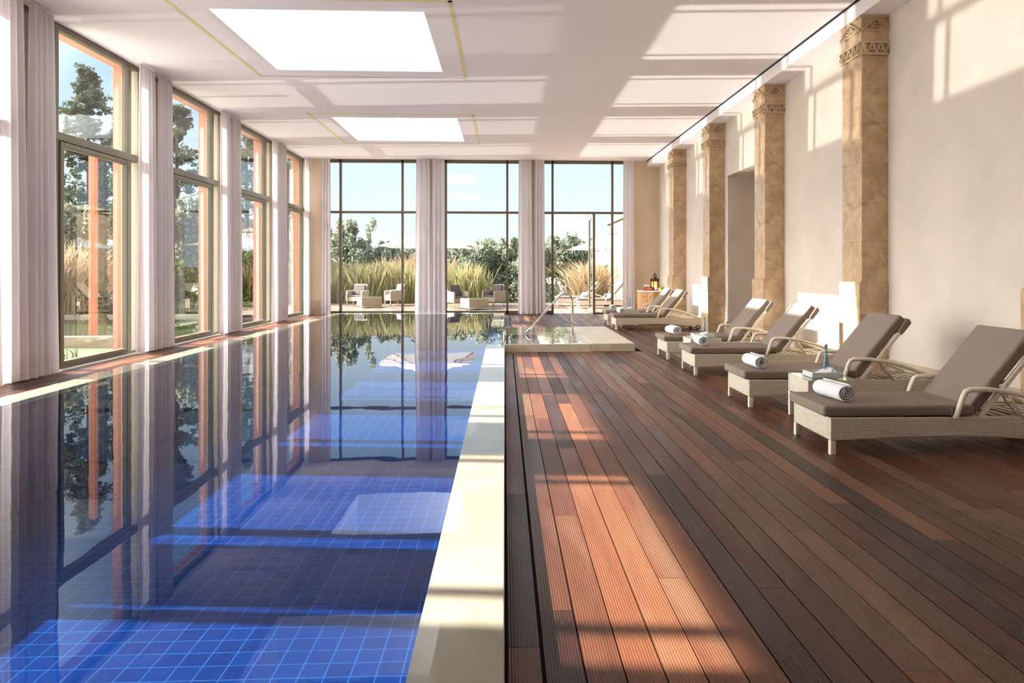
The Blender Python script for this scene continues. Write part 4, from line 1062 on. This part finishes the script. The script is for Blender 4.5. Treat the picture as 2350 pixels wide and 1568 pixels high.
# umbrellas
def umbrella(x, y, z0, half, zb, za, lab, rot=0):
    t = empty('garden_umbrella', (x, y, z0), rot); tag(t, lab, 'umbrella', 'cream garden umbrellas')
    MB().tube([(0, 0, .08), (0, 0, za - z0 + .08)], .028, 10).build('pole', pole_m, t)
    MB().box(-.35, .35, -.35, .35, 0, .08).build('base', rubber_m, t)
    zb -= z0; za -= z0; c = MB(); ap = (0, 0, za)
    P_ = []
    nn = 8
    for side in range(4):
        a0 = side * math.pi / 2
        for k in range(nn):
            s = -1 + 2 * k / nn; px, py = half, s * half
            P_.append((px * math.cos(a0) - py * math.sin(a0), px * math.sin(a0) + py * math.cos(a0), zb - .05 * (1 - abs(s) ** 2) * 0))
    rings = [P_]
    for f in (.7, .4, .12):
        rings.append([(p[0] * f, p[1] * f, zb + (za - zb) * (1 - f) ** 1.0 - .05 * math.sin(math.pi * f)) for p in P_])
    m_ = len(P_); V = [v for r_ in rings for v in r_]; F = []
    for j in range(3):
        for k in range(m_): F.append((j*m_+k, j*m_+(k+1) % m_, (j+1)*m_+(k+1) % m_, (j+1)*m_+k))
    c.add(V, F)
    c.build('canopy', canopy_m, t)
    v_ = MB(); q = half * .16
    v_.add([(-q, -q, za - .08), (q, -q, za - .08), (q, q, za - .08), (-q, q, za - .08), (0, 0, za + .10)], [(0,1,4),(1,2,4),(2,3,4),(3,0,4)]); v_.build('vent_cap', canopy_m, t)
    r_ = MB()
    for k in range(8):
        a0 = k * math.pi / 4; ln = half * (1.41 if k % 2 else 1.0) * .98
        r_.tube([(0, 0, za - .1), (math.cos(a0) * ln, math.sin(a0) * ln, zb - .01)], .013, 5)
    r_.build('ribs', pole_m, t); return t
umbrella(-2.9, 27.9, 0, 1.72, 2.30, 2.95, 'cream square umbrella over the armchairs behind the far glazing')
umbrella(4.15, 27.6, 0, 1.70, 2.22, 2.90, 'cream umbrella by the peach wing, over the terrace loungers')

# wicker armchairs and coffee tables on the terrace
def make_chair(cm):
    t = empty('wicker_armchair', (0, 0, 0))
    f = MB(); f.box(-.27, .27, -.28, .28, .20, .36); f.build('seat_box', wickpale_m, t, bevel=.01)
    b_ = MB(); b_.prism([(.20, .36), (.27, .30), (.36, .84), (.31, .86)], 'x', -.27, .27); b_.build('backrest', wickpale_m, t, bevel=.01)
    for s in (-1, 1):
        a_ = MB(); x0 = s * .27; x1 = s * .34
        a_.prism([(-.30, .20), (.28, .20), (.34, .62), (-.26, .60), (-.31, .54)], 'x', min(x0, x1), max(x0, x1)); a_.build('arm', wickpale_m, t, bevel=.015)
        for y_ in (-.27, .25): MB().tube([(s * .29, y_, .20), (s * .30, y_ * 1.08, 0)], .018, 6).build('leg', wickpale_m, t)
    c_ = MB(); c_.box(-.25, .25, -.27, .22, .36, .43); c_.build('seat_cushion', cm, t, bevel=.02, seg=3)
    c_ = MB(); c_.prism([(.12, .44), (.21, .43), (.29, .82), (.19, .84)], 'x', -.23, .23); c_.build('back_cushion', cm, t, bevel=.03, seg=3)
    return t
ch = make_chair(greycush_m); chw = make_chair(whitecush_m)
place(ch, False, (-5.72, 28.1, 0), R(-14), 'white wicker armchair with an upright grey back cushion, at the far left of the terrace', 'terrace armchairs', 'armchair')
place(chw, False, (-4.35, 28.5, 0), R(-60), 'white wicker armchair with a white cushion, right of the left coffee table', 'terrace armchairs', 'armchair')
place(ch, True, (-1.75, 26.7, 0), R(35), 'wicker armchair with grey cushion beside the mullion, left of the right coffee table', 'terrace armchairs', 'armchair')
place(ch, True, (-.42, 27.6, 0), R(-42), 'shaded wicker armchair with grey cushion, right of the right coffee table', 'terrace armchairs', 'armchair')
def make_coffee():
    t = empty('coffee_table', (0, 0, 0))
    f = MB(); f.box(-.38, .38, -.38, .38, .06, .40)
    f.build('table_body', wickpale_m, t, bevel=.01)
    for a in (-.36, .36):
        for b in (-.36, .36): MB().tube([(a, b, .06), (a, b, 0)], .018, 6).build('leg', wickpale_m, t)
    MB().box(-.39, .39, -.39, .39, .402, .41).build('glass_top', tabletop_m, t); return t
cf = make_coffee()
place(cf, False, (-5.08, 27.1, 0), R(25), 'square white wicker coffee table in front of the left armchairs', 'terrace coffee tables', 'coffee table')
place(cf, True, (-1.08, 25.6, 0), R(28), 'square white wicker coffee table in front of the right armchairs', 'terrace coffee tables', 'coffee table')
place(lng, True, (2.70, 25.95, 0), 0, 'sunlit outdoor lounger on the terrace behind the open door, nearer of the two', 'terrace loungers', 'sun lounger')
place(lng, True, (2.05, 27.85, 0), 0, 'sunlit outdoor lounger on the terrace by the pond, farther of the two', 'terrace loungers', 'sun lounger')
o = tw.copy(); C.objects.link(o); o.location = (2.9, 26.3, .378); tag(o, 'rolled towel on the nearer terrace lounger behind the open door', 'towel', 'rolled towels outdoors')
o = tw.copy(); C.objects.link(o); o.location = (2.28, 28.2, .378); tag(o, 'rolled towel on the farther terrace lounger by the pond', 'towel', 'rolled towels outdoors')

# ---- garden through the left windows
g = MB(); sheet(g, -26, WX - .38, 14.6, 24.2, -.16); o = g.build('reflecting_pond', pond_m); tag(o, 'dark reflecting pond outside the left windows', 'pond')
mb = MB(); mb.box(-26, WX - .38, 24.2, 24.35, -.35, -.08); 
o = mb.build('pond_kerb', cream_m); tag(o, 'thin cream kerb along the far side of the reflecting pond', 'kerb')
g = MB(); g.box(-26, WX - .38, 24.36, 26.0, -.35, -.13); g.box(-26, -19, 26, 30, -.35, -.13); g.box(-12.5, WX - .38, 26, 30, -.35, -.13); g.box(-19, -12.5, 28.6, 30, -.35, -.13)
struct(g.build('lawn', lawn_m))
g = MB(); g.box(-26, WX - .38, 10.9, 14.4, -.34, -.12); struct(g.build('lawn', lawn_m))
g = MB(); g.box(-26, WX - .38, -20, 10.9, -.34, -.12); struct(g.build('bounce_ground', simple('bounce_pale', (.74, .72, .68), .9)))  # unseen pale ground added to bounce sunlight up onto the ceiling
g = MB(); g.box(-40, -10.0, 30.02, 46, -.34, -.10); struct(g.build('lawn', lawn_m))
o = MB().box(-9.0, -6.9, 14.40, 14.62, -.35, .10).build('low_wall', cream_m, bevel=.01); tag(o, 'low cream garden wall at the near end of the reflecting pond', 'wall')
o = MB().box(-9.75, -9.4, 13.95, 14.35, -.35, .07).build('stone_block', cream_m, bevel=.01); tag(o, 'separate cream stone block left of the low garden wall', 'block')
reeds('lawn_grass', -13, -7.9, 11.2, 13.5, 9000, .12, .38, leaf_grass, 'short wild grass on the lawn below the nearest window', 60, z0=-.12, wd=.014, lean=.5, cat='grass')
reeds('bank_grass', -26, -9.5, 24.6, 25.9, 8000, .15, .6, leaf_grass, 'green grass growing along the far bank of the reflecting pond', 62, z0=-.13, wd=.02, lean=.5, cat='grass')
reeds('tall_grass', -15.6, -14.5, 24.6, 25.6, 2600, 1.2, 3.0, leaf_dry, 'tall tan reed grass left of the terracotta column', 61, z0=-.13, wd=.035, lean=.5)
conifer(-18.15, 32.0, 10.4, 3.5, 'tall dark conifer seen in the nearest left window', 70, n=17000)
conifer(-19.2, 36.5, 9.4, 2.8, 'second dark conifer at the right side of the nearest left window', 71, n=11000)
conifer(-14.9, 33.2, 9.2, 3.2, 'broad dark conifer seen in the second left window', 72, n=16000)
conifer(-13.3, 37.5, 9.4, 2.4, 'dark conifer seen at the top of the third left window', 73, n=9000, start=.45)
conifer(-10.1, 33.6, 6.7, .9, 'thin dark tree seen in the farthest left window', 74, n=5000, start=.2)
bushtree('olive_tree', -16.1, 26.9, 3.9, 1.0, .8, 'grey-green olive tree below the conifer in the nearest left window', 80, leaf_olive, z0=-.15, n=12000, size=.085, grp='olives seen through the left windows')
bushtree('olive_tree', -13.1, 29.9, 4.4, 1.1, 1.0, 'grey-green olive tree low in the second left window', 81, leaf_olive, z0=-.15, n=10000, size=.085, grp='olives seen through the left windows')
bushtree('green_bush', -13.1, 28.2, 1.9, 1.3, .6, 'leafy green hedge bush low in the second left window', 82, leaf_bush, z0=-.10, n=5000, size=.09, grp='bushes seen through the left windows', cat='bush', low=0)
bushtree('green_bush', -12.3, 35, 2.5, 1.2, 1.0, 'yellow-green bush low in the third left window', 83, leaf_bush, z0=-.15, n=5000, size=.10, grp='bushes seen through the left windows', cat='bush', low=0)
bushtree('green_bush', -18.9, 27.4, 1.7, 1.2, .8, 'dark green bush left of the tan reed grass in the nearest left window', 84, leaf_vine, z0=-.15, n=4000, size=.09, grp='bushes seen through the left windows', cat='bush', low=0)
# terracotta pavilion
t = empty('garden_pavilion', (-21, 40, -.3)); tag(t, 'terracotta pavilion with cream cornice beyond the reflecting pond', 'building')
mb = MB(); mb.box(-10, .9, 0, 6, 0, 4.9); mb.build('wall', terra_m, t)
mb = MB(); mb.box(-10.2, 1.1, -.2, 6.2, 4.9, 5.3); mb.build('cornice', cream_m, t)
mb = MB(); mb.box(-10.1, 1.0, -.15, 0, 3.85, 4.1); mb.build('string_course', cream_m, t)
t = empty('garden_house', (-17.3, 44, -.3)); tag(t, 'terracotta house with cream band seen in the second left window', 'building')
mb = MB(); mb.box(-1.2, .3, 0, 6, 0, 4.8); mb.build('wall', terra_m, t)
mb = MB(); mb.box(-1.3, .4, -.15, 6.2, 4.8, 5.1); mb.box(-1.3, .4, -.12, 0, 3.0, 3.5); mb.build('cornice', cream_m, t)
# terracotta columns of the colonnade outside
for (x, y, lab) in ((-8.35, 14.9, 'slender terracotta column standing in the pond outside the nearest left window'),):
    o = MB().box(x - .06, x + .06, y - .06, y + .06, -.35, 3.9).build('garden_column', terra_m); tag(o, lab, 'column')
t = empty('vine_post', (-12.29, 22.4, -.16)); tag(t, 'dark post wrapped in green vine outside the nearest left window', 'post')
MB().box(-.09, .09, -.09, .09, 0, 5.2).build('post', bark_m, t)
rs = np.random.RandomState(9); P_ = rs.normal(size=(5200, 3)) * np.array([.065, .065, 0]) + np.stack([np.zeros(5200), np.zeros(5200), rs.uniform(0, 5.3, 5200)], 1)
leaves('vine', leaf_vine, P_, .06, 1.5, 9, t)
umbrella(-16.9, 29.4, -.13, 1.75, 2.35, 2.95, 'white umbrella beyond the reflecting pond seen in the nearest left window')
umbrella(-11.4, 31.3, -.13, 1.5, 2.25, 2.95, 'white umbrella seen in the third left window')
o = MB().box(-19, -12.5, 26.0, 28.6, -.34, -.10).build('stone_terrace', cream_m); tag(o, 'pale stone terrace beyond the reflecting pond under the garden umbrella', 'terrace')
place(lng, True, (-15.9, 27.0, -.10), 0, 'white lounger beyond the reflecting pond seen in the nearest left window', 'loungers across the pond', 'sun lounger')

# ---------------------------------------------------------------- added lamps for sunlight mirrored by the still water onto ceiling and wall
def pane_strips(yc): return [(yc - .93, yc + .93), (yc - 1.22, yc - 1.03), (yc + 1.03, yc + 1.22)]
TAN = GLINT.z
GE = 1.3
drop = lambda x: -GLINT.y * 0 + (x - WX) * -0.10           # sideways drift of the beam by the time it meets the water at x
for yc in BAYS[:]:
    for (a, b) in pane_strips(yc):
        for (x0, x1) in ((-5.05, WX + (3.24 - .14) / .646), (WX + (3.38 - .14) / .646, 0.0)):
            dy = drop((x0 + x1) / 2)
            glint_lamp('water_glint_lamp', x1, POOLZ + .02, a + dy, b + dy, x0, GE)
# more added lamps, as if off the pond outside, in through the windows onto the ceiling
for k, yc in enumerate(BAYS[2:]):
    glint_lamp('pond_glint_lamp', WX - .45, .02, yc - 1.3, yc + 1.3, WX - .45 - 7.8, GE * (.2 if k == 0 else .5))
